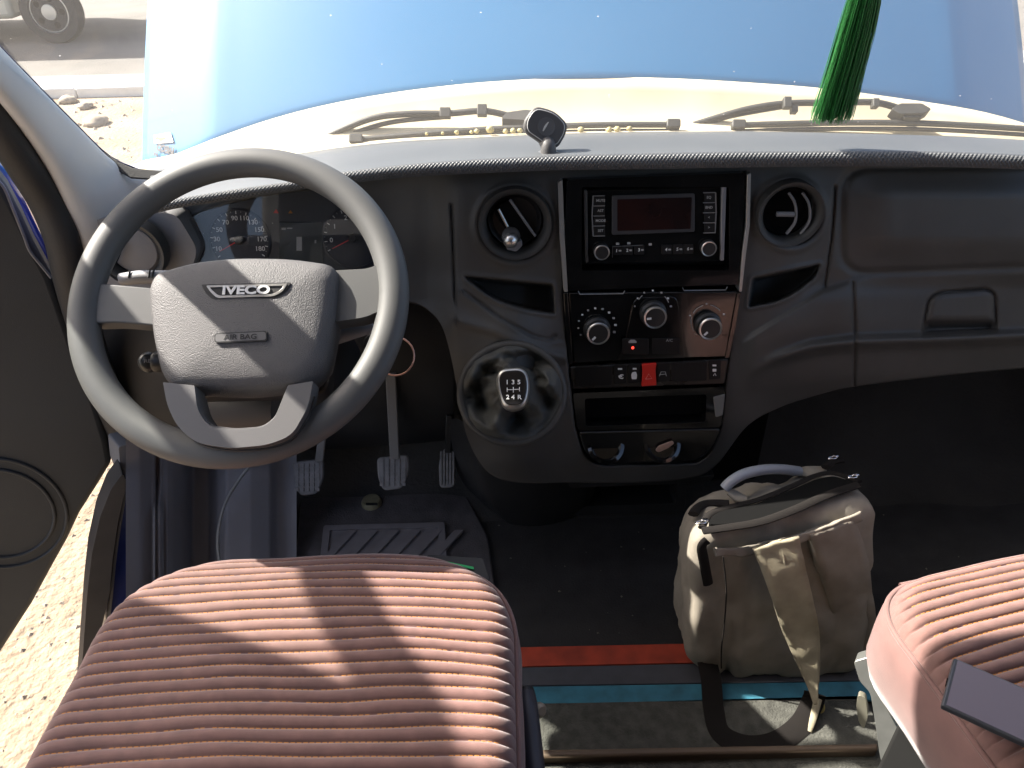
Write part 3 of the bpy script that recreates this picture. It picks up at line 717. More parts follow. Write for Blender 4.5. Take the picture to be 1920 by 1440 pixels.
# ---- centre stack
con = thing('centre_stack', 'glossy black centre stack with radio, heater dials and switch row', 'centre console', at(1220, 620, pl=STK))
RADW = px(rrect(1090, 350, 1366, 506, 5))
bez_t = px(rpoly([(1063, 336), (1396, 323), (1392, 420), (1383, 532), (1060, 544), (1058, 440)], [6, 6, 0, 2, 2, 0]))
slab('radio_bezel', bez_t, STK, -.03, .004, PIANO, con, holes=[RADW], bevel=.003)
for q in ([(1046, 342), (1054, 336), (1058, 440), (1064, 545), (1057, 545), (1049, 440)], [(1399, 326), (1406, 323), (1404, 420), (1396, 480), (1389, 545), (1384, 545), (1390, 470), (1397, 420)]):
    slab('silver_trim', rpoly(q, 2), STK, -.02, .006, mat('trim_silver', (.42, .42, .40), .35, metal=.6), con, bevel=.0015)
for q in ([(1056, 548), (1064, 547), (1070, 620), (1074, 680), (1066, 682), (1060, 620)], [(1381, 548), (1388, 546), (1378, 610), (1366, 668), (1358, 670), (1370, 610)]):
    slab('side_trim', rpoly(q, 2), STK, -.02, .005, PIANO, con, bevel=.002)
rad_ = thing('radio', 'black car radio with small display, side buttons and two knobs', 'radio', at(1228, 430, pl=STK))
slab('faceplate', rpoly([(1096, 356), (1358, 350), (1354, 492), (1100, 498)], 5), STK, -.02, -.004, PIANO, rad_, bevel=.003)
RPL = (STK[0]-STK[1]*.004, STK[1])
slab('side_glare_strip', rpoly([(1353, 347), (1362, 346), (1357, 488), (1350, 489)], 2), STK, -.012, .002, mat('bezel_side', (.30, .31, .33), .3, metal=.5), rad_, bevel=.001)
slab('side_glare_strip', rpoly([(1094, 356), (1101, 357), (1103, 492), (1098, 493)], 2), STK, -.012, .0, mat('bezel_side2', (.05, .05, .05), .3), rad_, bevel=.001)
sc_ = slab('screen_frame', rpoly([(1147, 366), (1302, 362), (1302, 434), (1147, 440)], 4), RPL, 0, .003, mat('screen_surround', (.045, .046, .05), .4), rad_, bevel=.001)
slab('screen', rpoly([(1157, 373), (1296, 369), (1294, 428), (1157, 432)], 2), RPL, .003, .0036, mat('screen_off', (.016, .010, .010), .1, c2=(.035, .012, .010), vs_=14), sc_)
BTN = mat('radio_button', (.008, .008, .008), .5, spec=.3)
for k, t_ in enumerate(('MUTE', 'AST', 'MODE', 'SET')):
    v = 376+k*18.8; b_ = slab('button', rrect(1114, v-8, 1134, v+8, 2), RPL, 0, .003, BTN, rad_, bevel=.001)
    text('lettering', t_, 1126, v, 4.6, (RPL[0]+RPL[1]*.003, RPL[1]), PRINTDIM, b_, sx=1.0, bold=.02)
for k, t_ in enumerate(('EQ', 'BND', '<', '>')):
    v = 370+k*18.8; b_ = slab('button', rrect(1320, v-8, 1340, v+8, 2), RPL, 0, .003, BTN, rad_, bevel=.001)
    text('lettering', t_, 1329, v, 4.6, (RPL[0]+RPL[1]*.003, RPL[1]), PRINTDIM, b_, sx=1.0, bold=.02)
def wire(name, pts, pl, r, m, par): return tube(name, [at(u, v, pl=pl)+pl[1]*.002 for u, v in pts], r, m, par, seg=6, per=1)
TRIMM = mat('button_trim', (.33, .33, .33), .35, metal=.5)
for k in range(5):
    wire('button_divider', [(1112, 367+k*18.8), (1134, 366.5+k*18.8)], RPL, .0007, TRIMM, rad_); wire('button_divider', [(1318, 361+k*18.8), (1341, 360.5+k*18.8)], RPL, .0007, TRIMM, rad_)
wire('button_edge', [(1112, 367), (1110, 404), (1112, 442)], RPL, .0011, TRIMM, rad_); wire('button_edge', [(1341, 361), (1342, 398), (1340, 436)], RPL, .0011, TRIMM, rad_)
def knob(par, u, v, rpx, pl, h=.018, dx=0, dy=0, mark=None, name='knob', skirt=True):
    s = scale_at(u, v, pl); R = rpx*s; f = frame(at(u, v, pl=pl), pl[1])
    prof = ([(R*1.22, 0), (R*1.18, h*.25), (R*.98, h*.4)] if skirt else [(R*1.05, 0)])+[(R*.98, h*.85), (R*.95, h)]
    o = lathe(name, f, prof, BLACK, par, seg=36)
    lathe('ring', f, [(R*.97, h*.80), (R*1.03, h*.86), (R*1.03, h*.98), (R*.97, h*1.05), (R*.86, h*1.03), (R*.84, h*.95)], SILVER, o, seg=40, cap=False)
    lathe('cap', f, [(R*.86, h*.9), (R*.84, h*1.0), (R*.4, h*1.02)], BLACK, o, seg=36)
    if mark is not None:
        q = rad(mark); d = f[1]*math.cos(q)+f[2]*math.sin(q); wv = f[3].cross(d)*R*.10; c = f[0]+f[3]*(h*1.06)
        mk('pointer', [c+d*R*.35+wv, c+d*R*.75+wv, c+d*R*.75-wv, c+d*R*.35-wv], [(0, 1, 2, 3)], PRINT, o, smooth=False)
    return o
knob(rad_, 1127, 470, 14, RPL, .012, skirt=False); knob(rad_, 1326, 463, 14, RPL, .012, skirt=False)
for k, (t_, u) in enumerate((('1', 1156), ('2', 1176), ('3', 1198), ('4', 1249), ('5', 1270), ('6', 1290))):
    b_ = slab('preset_button', rrect(u-9, 460-k*.5, u+10, 478-k*.5, 2), RPL, 0, .0015, BTN, rad_, bevel=.0005)
    text('lettering', t_, u, 470-k*.7, 5.5, (RPL[0]+RPL[1]*.0015, RPL[1]), PRINT, b_, bold=.02)
    slab('symbol', rrect(u+4, 468.5-k*.7, u+9, 471.5-k*.7, 1), (RPL[0]+RPL[1]*.0015, RPL[1]), 0, .0005, PRINTDIM, b_)
for (u, v) in ((1158, 457), (1179, 456), (1219, 458)):
    slab('symbol', rrect(u-3, v-2, u+3, v+2, 1), RPL, 0, .0008, PRINTDIM, rad_)
wire('panel_line', [(1148, 482), (1148, 462), (1205, 459)], RPL, .0004, PRINTFAINT, rad_)

# heater panel
ACP = STK
slab('heater_panel', rpoly([(1066, 548), (1382, 546), (1372, 600), (1360, 668), (1210, 672), (1076, 680), (1070, 620)], [3, 3, 0, 4, 0, 4, 0]), ACP, -.03, .003, PIANO, con, bevel=.003)
slab('raised_middle', rpoly([(1188, 556), (1268, 553), (1280, 640), (1284, 668), (1158, 672), (1170, 640)], [14, 14, 6, 2, 2, 6]), ACP, 0, .007, PIANO, con, bevel=.003)
AC2 = (ACP[0]+ACP[1]*.003, ACP[1]); AC3 = (ACP[0]+ACP[1]*.007, ACP[1])
for (u0, u1, v) in ((1084, 1171, 551), (1279, 1363, 544)):
    wire('panel_line', [(u0, v-6), (u0+3, v), (u1-3, v-1), (u1, v-7)], AC2, .0008, TRIMM, con)
knob(con, 1119, 617, 21, AC2, .022, mark=225); knob(con, 1224, 587, 21, AC3, .022, mark=185); knob(con, 1326, 608, 21, AC2, .022, mark=225)
for (cu0, cv0, rr, a0, a1, n_) in ((1119, 611, 35, 210, -20, 11), (1224, 577, 34, 175, 5, 7), (1326, 602, 34, 230, -45, 5)):
    for k in range(n_):
        q = rad(a0+(a1-a0)*k/(n_-1)); u, v = cu0+rr*math.cos(q), cv0-rr*math.sin(q)*.95
        z_ = 1.5+k*.10
        slab('scale_mark', rrect(u-z_, v-z_*.8, u+z_, v+z_*.8, .8), AC3 if cu0 == 1224 else AC2, 0, .0006, PRINT if k % 2 else PRINTDIM, con)
for (cu0, cv0, pl_, angs) in ((1326, 602, AC2, ((150, 105), (80, 40), (215, 165))), (1224, 577, AC3, ((45, 20), (150, 130)))):
    for a0, a1 in angs:
        wire('scale_arc', [(cu0+31*math.cos(rad(a0+(a1-a0)*k/5)), cv0-31*math.sin(rad(a0+(a1-a0)*k/5))) for k in range(6)], pl_, .0006, PRINTDIM, con)
rb_ = slab('recirculation_button', rrect(1166, 634, 1216, 664, 3), AC3, 0, .002, BTN, con, bevel=.001)
slab('symbol', rpoly([(1178, 641), (1182, 637), (1190, 637), (1194, 641), (1193, 643), (1179, 643)], 1), (AC3[0]+AC3[1]*.002, AC3[1]), 0, .0005, PRINTDIM, rb_)
lathe('lamp', frame(at(1186, 651, pl=AC3)+AC3[1]*.002, AC3[1]), [(.0022, 0), (.0022, .0012), (.0012, .002)], REDLED, rb_, seg=14)
ab_ = slab('aircon_button', rrect(1222, 633, 1274, 663, 3), AC3, 0, .002, BTN, con, bevel=.001)
text('lettering', 'A/C', 1255, 638, 5, (AC3[0]+AC3[1]*.002, AC3[1]), PRINTDIM, ab_)
# switch row
slab('switch_strip', rpoly([(1066, 686), (1365, 671), (1358, 718), (1072, 728)], 5), STK, -.03, .006, mat('switch_strip_plastic', (.020, .017, .015), .28, var=.2, vs_=20), con, bevel=.003)
SWP = (STK[0]+STK[1]*.006, STK[1])
for k, (u0, u1) in enumerate(((1078, 1148), (1150, 1175), (1177, 1202), (1230, 1256), (1258, 1326), (1328, 1352))):
    v0 = 686-(u0-1070)*.048; b_ = slab('switch', rpoly([(u0, v0+1), (u1, v0), (u1-1, v0+36), (u0+1, v0+38)], 3), SWP, 0, .002, BTN, con, bevel=.001)
    bp2 = (SWP[0]+SWP[1]*.002, SWP[1]); um, vm = (u0+u1)/2, v0+20
    if k == 1: text('symbol', 'C', um+2, vm+4, 8, bp2, PRINT, b_, bold=.03); slab('symbol', rrect(um-4, vm-12, um+4, vm-9, 0), bp2, 0, .0005, PRINT, b_); slab('symbol', rrect(um-3, vm+2, um+4, vm+5, 0), bp2, 0, .0005, PRINT, b_)
    if k == 2: slab('symbol', rpoly([(um-4, vm-3), (um+3, vm-4), (um+5, vm+2), (um+4, vm+10), (um-5, vm+10), (um-6, vm+2)], 2), bp2, 0, .0005, PRINT, b_); slab('symbol', rrect(um-3, vm-11, um+4, vm-8, 0), bp2, 0, .0005, PRINT, b_)
    if k == 3: wire('symbol', [(um-7, vm+6), (um-4, vm-2), (um+4, vm-2), (um+6, vm+6)], bp2, .0005, PRINTDIM, b_); wire('symbol', [(um-7, vm+3), (um+6, vm+2)], bp2, .0005, PRINTDIM, b_)
    if k == 5: slab('symbol', rrect(um-4, vm-10, um+3, vm-7, 0), bp2, 0, .0005, PRINT, b_); slab('symbol', rrect(um-4, vm-2, um+3, vm+3, 1), bp2, 0, .0005, PRINT, b_); wire('symbol', [(um-3, vm+10), (um, vm+5), (um+2, vm+10)], bp2, .0005, PRINT, b_)
hz = slab('hazard_switch', rpoly([(1203, 681), (1230, 679), (1228, 692), (1230, 720), (1202, 722), (1204, 694)], 2), SWP, 0, .006, RED, con, bevel=.0015)
HZP = (SWP[0]+SWP[1]*.006, SWP[1])
wire('triangle', [(1210, 710), (1216, 700), (1222, 709), (1210, 710)], HZP, .0006, mat('hazard_print', (.75, .22, .18), .5), hz)
# tray opening and lower lid
slab('tray_frame', rpoly([(1074, 736), (1358, 724), (1352, 800), (1082, 806)], [4, 4, 8, 8]), STK, -.03, .003, PIANO, con, holes=[px(rpoly([(1096, 746), (1324, 738), (1322, 790), (1098, 798)], 6))], bevel=.003)
slab('tray_cavity', rrect(1090, 738, 1330, 802, 4), STK, -.045, -.03, VOID, con)
slab('tray_end', rpoly([(1336, 742), (1358, 736), (1354, 776), (1340, 780)], 3), STK, .003, .006, mat('tray_end_gloss', (.16, .16, .15), .2), con, bevel=.002)
slab('ashtray_lid', rpoly([(1084, 808), (1350, 802), (1338, 838), (1300, 862), (1130, 868), (1096, 850)], [6, 6, 20, 25, 25, 20]), STK, -.03, .006, PIANO, con, bevel=.006, seg=3)
for (cu0, cv0) in ((1135, 836), (1240, 834)):
    lathe('cup_ring', frame(at(cu0, cv0, pl=STK)+STK[1]*.002, (STK[1]+Vector((0, 0, .9))).normalized()), [(.030, 0), (.032, .006), (.026, .008), (.022, .002)], PIANO, con, seg=30)
slab('reflex_tab', rpoly([(1226, 838), (1232, 830), (1258, 820), (1262, 825), (1250, 834), (1232, 842)], 3), STK, .010, .013, mat('worn_tab', (.35, .22, .17), .4), con, bevel=.001)

# ---- gear lever
GPL = plane(at(960, 738, y=.985), 34)
gear = thing('gear_lever', 'gear lever with silver-rimmed black knob in a creased leather boot', 'gear lever', at(960, 760, pl=GPL))
gs = scale_at(960, 738, GPL); gf_ = frame(at(960, 738, pl=GPL), GPL[1]); ko = at(962, 725, t=1.045)
rows = []
NT = 96
for i in range(27):
    k = i/26; r_ = []
    for j in range(NT):
        q = 2*math.pi*j/NT
        rx, ry = 96*gs*(1-k*.80), 92*gs*(1-k*.80)*1.0
        fold = (.013*math.sin(3*q+.8+3.0*k)+.012*math.sin(5*q-3.2*k+1.0)+.004*math.sin(9*q+4*k)+.022*noise.noise(Vector((math.cos(q)*2.6+1.3, math.sin(q)*2.6, k*3.5)))-.014*abs(noise.noise(Vector((math.cos(q)*4, math.sin(q)*4, k*5)))))*math.sin(math.pi*min(1, k*1.15))*1.2
        hgt = .014*math.sin(math.pi*min(1, k*1.6)*.5)-.016*math.exp(-((k-.45)/.16)**2)+.050*max(0, (k-.55)/.45)**1.5
        c = gf_[0].lerp(ko-gf_[3]*.06*0, .0)
        sh = (ko-gf_[0]); sh = sh-gf_[3]*sh.dot(gf_[3]); 
        r_.append(gf_[0]+sh*(max(0, k-.3)/.7)+gf_[1]*math.cos(q)*rx+gf_[2]*math.sin(q)*ry+gf_[3]*(hgt+fold))
    rows.append(r_)
grid('boot', rows, LEATHER, gear, closed=True)
ring = [gf_[0]+gf_[1]*math.cos(q*.1309)*97*gs+gf_[2]*math.sin(q*.1309)*93*gs-gf_[3]*.002 for q in range(48)]
tube('boot_frame', ring, .006, DASH, gear, seg=8, per=1, closed=True)
kn_n = (CAM-ko).normalized(); kn_n = (kn_n+Vector((0, .10, .22))).normalized()
KPL = (ko, kn_n)
tube('stem', [gf_[0]+gf_[3]*.01, ko-kn_n*.02], [.020, .013], LEATHER, gear, seg=14, per=6)
oc = at(962, 729, pl=KPL); ks = scale_at(962, 729, KPL)
def krow(sc, h, dv=0):
    pts = rpoly([(-31*sc, -39*sc+dv), (27*sc, -41*sc+dv), (33*sc, 2*sc+dv), (22*sc, 40*sc+dv), (-18*sc, 42*sc+dv), (-30*sc, 4*sc+dv)], [22*sc, 22*sc, 30*sc, 18*sc, 18*sc, 30*sc], 6)
    fk = frame(oc, kn_n); return [fk[0]+fk[1]*p[0]*ks-fk[2]*p[1]*ks+kn_n*h for p in pts]
rows = [krow(.35, -.040, 6), krow(.55, -.036, 5), krow(.85, -.024, 2), krow(1.0, -.010), krow(1.02, -.002), krow(.96, .004), krow(.86, .007), krow(.80, .0065)]
grid('knob', rows, mat('knob_silver', (.50, .50, .48), .30, metal=.85), gear, closed=True, sub=1)
pts = krow(.82, .0068); kp = slab3('shift_plate', pts, kn_n, -.003, .0008, mat('shift_plate_black', (.012, .012, .013), .12), gear, bevel=.001)
TP = (oc+kn_n*.0078, kn_n)
for t_, u, v in (('1', 951, 717), ('3', 962, 717), ('5', 973, 717), ('2', 952, 745), ('4', 962, 745), ('R', 974, 745)):
    text('lettering', t_, u, v, 8, TP, PRINT, kp, lift=.0004, bold=.02, sx=1.1)
for a, b in (((951, 731), (974, 730)), ((951, 727), (951, 735)), ((962.5, 726), (962.5, 736)), ((974, 726), (974, 734))):
    tube('gate_line', [at(*a, pl=TP)+kn_n*.0004, at(*b, pl=TP)+kn_n*.0004], .0006, PRINT, kp, seg=6, per=1)

# ---- lower console (below the dash face), floor tunnel, dark box
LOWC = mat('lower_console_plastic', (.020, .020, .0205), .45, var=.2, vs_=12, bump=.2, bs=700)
low = thing('lower_console', 'black moulded console foot running from the dash down to the floor', 'console', at(1000, 960, y=1.15))
rows = []
for (v, uL, uR, y0, y1) in ((800, 880, 1060, 1.04, 1.06), (860, 885, 1090, 1.05, 1.06), (900, 890, 1110, 1.07, 1.09), (935, 905, 1110, 1.09, 1.12), (965, 930, 1105, 1.10, 1.15), (990, 960, 1100, 1.13, 1.17), (1010, 985, 1098, 1.17, 1.2)):
    L_ = [at(uL-40, v-30, y=y0+.14)]
    for j in range(13):
        k = j/12; L_.append(at(uL+(uR-uL)*k, v+14*math.sin(math.pi*k), y=y0+(y1-y0)*k-.02*math.sin(math.pi*k)))
    L_.append(at(uR+10, v, y=y1+.12)); rows.append(L_)
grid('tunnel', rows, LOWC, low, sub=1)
box('compartment_back', (.30, 1.22, .86), (.42, .02, .24), VOID, low)
slab('compartment_frame', rpoly([(1050, 880), (1290, 876), (1284, 960), (1062, 968)], 10), plane(at(1170, 920, y=1.13), 5), -.06, 0, LOWC, low, holes=[px(rpoly([(1066, 896), (1272, 892), (1268, 944), (1074, 950)], 8))], bevel=.004)
slab('console_underside', rpoly([(1060, 900), (1340, 892), (1330, 905), (1070, 915)], 3), plane(at(1200, 900, y=1.075), 0), -.10, 0, LOWC, low, bevel=.004)

# ---- driver's knee panel and steering column
col = thing('steering_column', 'dark shrouded steering column behind the wheel with stalks and key', 'steering column', at(470, 700, y=1.02))
WC = at(449, 563, t=.95); WE = rad(50); WN = Vector((0, -math.cos(WE), math.sin(WE)))
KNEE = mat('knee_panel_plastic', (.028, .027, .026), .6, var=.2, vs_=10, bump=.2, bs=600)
rows = []
for (v, y) in ((540, 1.19), (590, 1.17), (640, 1.16), (700, 1.155), (760, 1.16), (800, 1.18), (825, 1.23)):
    rows.append([at(u, v+(20*math.sin((u-150)/700*math.pi) if v > 700 else 0), y=y+.03*abs((u-480)/330)**2) for u in np.linspace(165, 850, 24)])
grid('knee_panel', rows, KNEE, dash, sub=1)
def wl(x, y, h=0):          # a point in the wheel's own plane
    fk = frame(WC, WN); return fk[0]+fk[1]*x+fk[2]*y+fk[3]*h
rows = []
for (h, sc) in ((-.02, .6), (-.03, .92), (-.05, 1.0), (-.12, 1.02), (-.20, 1.05), (-.34, 1.0)):
    P = rpoly([(-.085*sc, .055*sc), (.085*sc, .055*sc), (.080*sc, -.07*sc), (-.080*sc, -.07*sc)], .03*sc, 4); rows.append([wl(p[0], p[1], h) for p in P])
grid('shroud', rows, BLACK, col, closed=True, sub=1)
pl_b = (wl(0, 0, -.15), WN)
tube('lower_cover', [at(395, 775, pl=pl_b), at(520, 772, pl=pl_b)], .03, mat('column_cover', (.065, .055, .045), .6), col, seg=14, per=1)
# stalks
pls = (wl(0, 0, -.055), WN)
tube('light_stalk', [at(330, 520, pl=pls), at(300, 519, pl=pls), at(262, 520, pl=pls), at(226, 524, pl=pls)], [.009, .0085, .009, .008], mat('stalk_grey', (.30, .30, .31), .5), col, seg=14)
for u in (250, 287, 294): tube('stalk_groove', [at(u, 512, pl=pls)+WN*.009, at(u-3, 526, pl=pls)+WN*.009], .0012, BLACK, col, seg=6, per=1)
st = tube('cruise_stalk', [at(330, 676, pl=pls), at(300, 678, pl=pls), at(290, 678, pl=pls)], [.012, .014, .013], BLACK, col, seg=14)
bc = at(280, 679, pl=pls); fb = frame(bc, (CAM-bc).normalized())
bl = lathe('button_ball', fb, [(.001, -.0135), (.008, -.011), (.0125, -.005), (.0135, .001), (.0125, .006), (.009, .010), (.001, .0118)], mat('ball_black', (.030, .033, .033), .35), st, seg=24, angle=0)
text('lettering', 'RES', 279, 677, 6.5, (bc+fb[3]*.0122, fb[3]), PRINTDIM, bl, lift=.0003, sx=1.2, bold=.02)
tube('wiper_stalk', [at(600, 640, pl=pls), at(660, 622, pl=pls), at(700, 612, pl=pls)], [.011, .010, .008], GREY, col, seg=12)
ip = (wl(0, 0, -.11), WN)
fk = frame(at(706, 648, pl=ip), (CAM-at(706, 648, pl=ip)).normalized())
lathe('ignition_barrel', fk, [(.019, -.08), (.019, -.002), (.017, .002), (.012, .003), (.011, -.002)], BLACK, col, seg=28)
key = thing('key_ring', 'thin copper key ring hanging from the ignition right of the wheel', 'key ring', at(760, 675, pl=ip))
kc = at(742, 668, pl=ip)+WN*.0
fk = frame(kc, Vector((-.15, -.75, .55)).normalized())
tube('ring', [fk[0]+fk[1]*.026*math.cos(q*.2618)+fk[2]*.026*math.sin(q*.2618) for q in range(24)], .0013, mat('copper_wire', (.62, .36, .28), .3, metal=.8), key, seg=8, per=1, closed=True)
slab('key', rpoly([(700, 636), (726, 644), (722, 660), (698, 655)], 5), (at(710, 648, pl=ip)+WN*.01, WN), -.003, .003, BLACK, key, bevel=.001)

# ================================================================== STEERING WHEEL
sw = thing('steering_wheel', 'grey steering wheel with airbag hub and silver badge', 'steering wheel', WC)
RM, rm = .1905, .0185
rows = []
for i in range(128):
    q = 2*math.pi*i/128; r_ = []
    for j in range(24):
        a = 2*math.pi*j/24
        rr = rm*(1+.05*math.cos(2*a)); R_ = RM+rr*math.cos(a)*1.0
        r_.append(wl(R_*math.cos(q), R_*math.sin(q), rr*.92*math.sin(a)))
    rows.append(r_)
rows.append(rows[0])
grid('rim', rows, WHEELM, sw, closed=True)
HP = (wl(0, 0, .012), WN)
hub_o = rpoly([(290, 552), (302, 524), (372, 503), (455, 494), (560, 496), (628, 506), (641, 522), (634, 612), (616, 700), (588, 731), (462, 741), (338, 737), (314, 712), (298, 640)], [14, 16, 30, 40, 40, 16, 16, 30, 30, 22, 40, 22, 26, 30], 4)
HB = (wl(0, 0, -.004), WN)
def ring_pts(scale, h, o_=(463, 618)):
    c = at(o_[0], o_[1], pl=HB); P = onpl(hub_o, HB); return [c+(p-c)*scale+WN*h for p in P]
rows = [ring_pts(.97, -.03), ring_pts(1.0, -.012), ring_pts(1.0, .004), ring_pts(.992, .014), ring_pts(.97, .0215), ring_pts(.93, .026), ring_pts(.8, .0300), ring_pts(.6, .0330), ring_pts(.4, .0345), ring_pts(.2, .0350), ring_pts(.0005, .0352)]
hub = grid('airbag_hub', rows, HUBM, sw, closed=True)
def hubpl(h): return (wl(0, 0, -.004+h), WN)
bd = slab('badge', rpoly([(378, 534), (546, 530), (538, 546), (520, 560), (400, 563), (386, 550)], [3, 3, 8, 8, 8, 8]), hubpl(.0335), -.012, .0012, BLACK, sw, bevel=.001)
tr = [(388, 537), (540, 533), (531, 548), (514, 557), (408, 560), (396, 549)]
tri = [(394, 540), (533, 537), (525, 547), (511, 553), (411, 556), (401, 547)]
slab('badge_rim', rpoly(tr, [3, 3, 6, 6, 6, 6]), hubpl(.0335), 0, .0026, SILVER, bd, holes=[rpoly(tri, [3, 3, 6, 6, 6, 6])], bevel=.0006)
text('lettering', 'IVECO', 462, 545, 15, hubpl(.0347), PRINT, bd, sx=1.36, bold=.035, ext=.001, shear=.0, rot=1)
ap = hubpl(.0372)
am = slab('airbag_mark', rpoly([(402, 625), (500, 620), (501, 639), (402, 643)], 6), ap, -.008, 0, BLACK, sw)
slab('mark_field', rpoly([(404, 627), (498, 622), (499, 637), (404, 641)], 5), ap, 0, .0003, WHEELTRIM, am)
text('lettering', 'AIR BAG', 451, 632, 9.5, (ap[0]+ap[1]*.0003, WN), mat('emboss_dark', (.02, .02, .021), .6), am, lift=.0002, sx=1.15, rot=1.5, bold=.012)
# spokes
def spoke(name, px_, h0, h1, m, bevel=.006, holes=(), base=-.006):
    return slab(name, px_, (wl(0, 0, base), WN), h0, h1, m, sw, bevel=bevel, seg=3, holes=holes)
spoke('spoke', rpoly([(158, 545), (200, 538), (310, 548), (310, 618), (230, 610), (178, 612), (158, 600)], [4, 30, 0, 0, 20, 20, 4]), -.014, .012, WHEELM)
spoke('spoke', rpoly([(622, 516), (700, 512), (735, 490), (744, 520), (744, 600), (715, 590), (690, 602), (622, 612)], [0, 30, 10, 4, 4, 14, 24, 0]), -.014, .014, WHEELM)
spoke('lower_bracket', rpoly([(318, 724), (376, 730), (382, 778), (404, 806), (450, 812), (500, 808), (524, 790), (548, 730), (594, 722), (586, 768), (556, 822), (510, 840), (440, 846), (380, 836), (346, 808), (326, 768)], [2, 2, 16, 14, 14, 14, 14, 2, 2, 20, 20, 20, 20, 20, 20, 20]), -.012, .018, WHEELTRIM, bevel=.004, base=.010)
spoke('lower_inset', rpoly([(356, 738), (376, 740), (384, 776), (404, 802), (450, 808), (500, 804), (522, 788), (544, 738), (562, 736), (538, 796), (508, 818), (446, 824), (392, 814), (368, 786)], [2, 2, 14, 14, 14, 14, 14, 2, 2, 14, 14, 14, 14, 14]), -.02, .014, WHEELTRIM, bevel=.003, base=.004)
tube('bracket_seam', [at(u, v, pl=(wl(0, 0, .022), WN)) for u, v in ((322, 752), (332, 786), (350, 814), (384, 836), (440, 845), (508, 840), (552, 822), (576, 786), (590, 744))], .0012, BLACK, sw, seg=6)
spoke('hub_back', rpoly([(300, 540), (625, 525), (610, 735), (330, 740)], 30), -.045, -.01, BLACK)

# ================================================================== LEFT SIDE: pillar, jamb, open door
GL = (ws_pt(300, 0), Vector((0, -math.sin(rad(RAKE)), -math.cos(rad(RAKE)))))
inner = [(-330, -300), (-180, -120), (-60, 18), (0, 85), (60, 146), (115, 204), (170, 258), (205, 296), (240, 320), (300, 340), (360, 350)]
outer = [(-420, -250), (-250, -70), (-90, 85), (0, 195), (50, 262), (92, 330), (120, 395), (140, 440), (150, 470), (165, 500), (200, 520)]
GLP = (GL[0], Vector((0, -math.sin(rad(54)), -math.cos(rad(54)))))
apil = thing('windscreen_pillar', 'light grey trim of the left windscreen pillar beside the open door', 'pillar', at(120, 350, x=-.68))
rows = []
for (iu, iv), (ou, ov) in zip(inner, outer):
    A = at(iu, iv, pl=GLP); A = CAM+(A-CAM)*.955
    xo = -.662
    B = at(ou, ov, x=xo)
    r_ = [A+Vector((-.012, .012, 0))]
    for j in range(9):
        k = j/8; p = A.lerp(B, k); p += Vector((.35, -.8, -.25)).normalized()*.030*math.sin(math.pi*k)**.8; r_.append(p)
    r_ += [B+Vector((-.035, .03, 0))]
    rows.append(r_)
grid('trim', rows, PILLAR, apil, sub=2)
rows2 = [[r_[0]+Vector((-.006, .01, .004)), r_[0]+Vector((-.035, .040, .005)), r_[-1]+Vector((-.015, .035, .005)), r_[-1]+Vector((-.01, .0, 0))] for r_ in rows]
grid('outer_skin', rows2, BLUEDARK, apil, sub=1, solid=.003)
jamb = thing('door_jamb', 'black rubber seal and blue painted door jamb left of the driver seat', 'door jamb', at(220, 1000, y=1.0))
sl = [(-420, -262), (-250, -88), (-90, 95), (0, 238), (48, 312), (88, 378), (116, 446), (132, 520), (154, 600), (186, 700), (222, 800), (246, 880)]
tube('seal', [at(u, v, x=-.680-.0002*max(0, v-450)) for u, v in sl], .026, RUBBER, jamb, seg=14, flat=.9)
JPL = plane(at(235, 1000, y=1.00), 0, 42)
slab('sill_cover', rpoly([(230, 888), (238, 905), (222, 975), (211, 1050), (206, 1110), (190, 1180), (150, 1300), (158, 1190), (164, 1110), (172, 1040), (188, 968), (208, 918)], 6), plane(at(200, 1040, y=.955), 0, 30), -.05, 0, mat('sill_rubber', (.055, .050, .046), .6, var=.15, vs_=20), jamb, bevel=.006)
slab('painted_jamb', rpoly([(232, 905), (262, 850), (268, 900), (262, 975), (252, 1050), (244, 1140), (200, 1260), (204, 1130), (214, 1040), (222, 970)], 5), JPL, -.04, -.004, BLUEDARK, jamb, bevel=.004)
tube('edge_trim', [at(u, v, pl=JPL)+JPL[1]*.004 for u, v in ((238, 892), (226, 960), (214, 1040), (206, 1120), (196, 1200))], .0035, GREY, jamb, seg=8)
tube('edge_trim', [at(u, v, pl=JPL)+JPL[1]*.010 for u, v in ((246, 830), (258, 870), (264, 920), (260, 980), (251, 1050), (242, 1120), (225, 1220))], .006, GREY, jamb, seg=8)
slab('hinge_post', rpoly([(222, 838), (246, 832), (250, 872), (234, 900), (226, 880)], 5), JPL, -.05, .0, GREY, jamb, bevel=.005)
lathe('bolt', frame(at(229, 897, pl=JPL)+JPL[1]*.012, JPL[1]), [(.006, 0), (.006, .004), (.004, .006)], SILVER, jamb, seg=14)
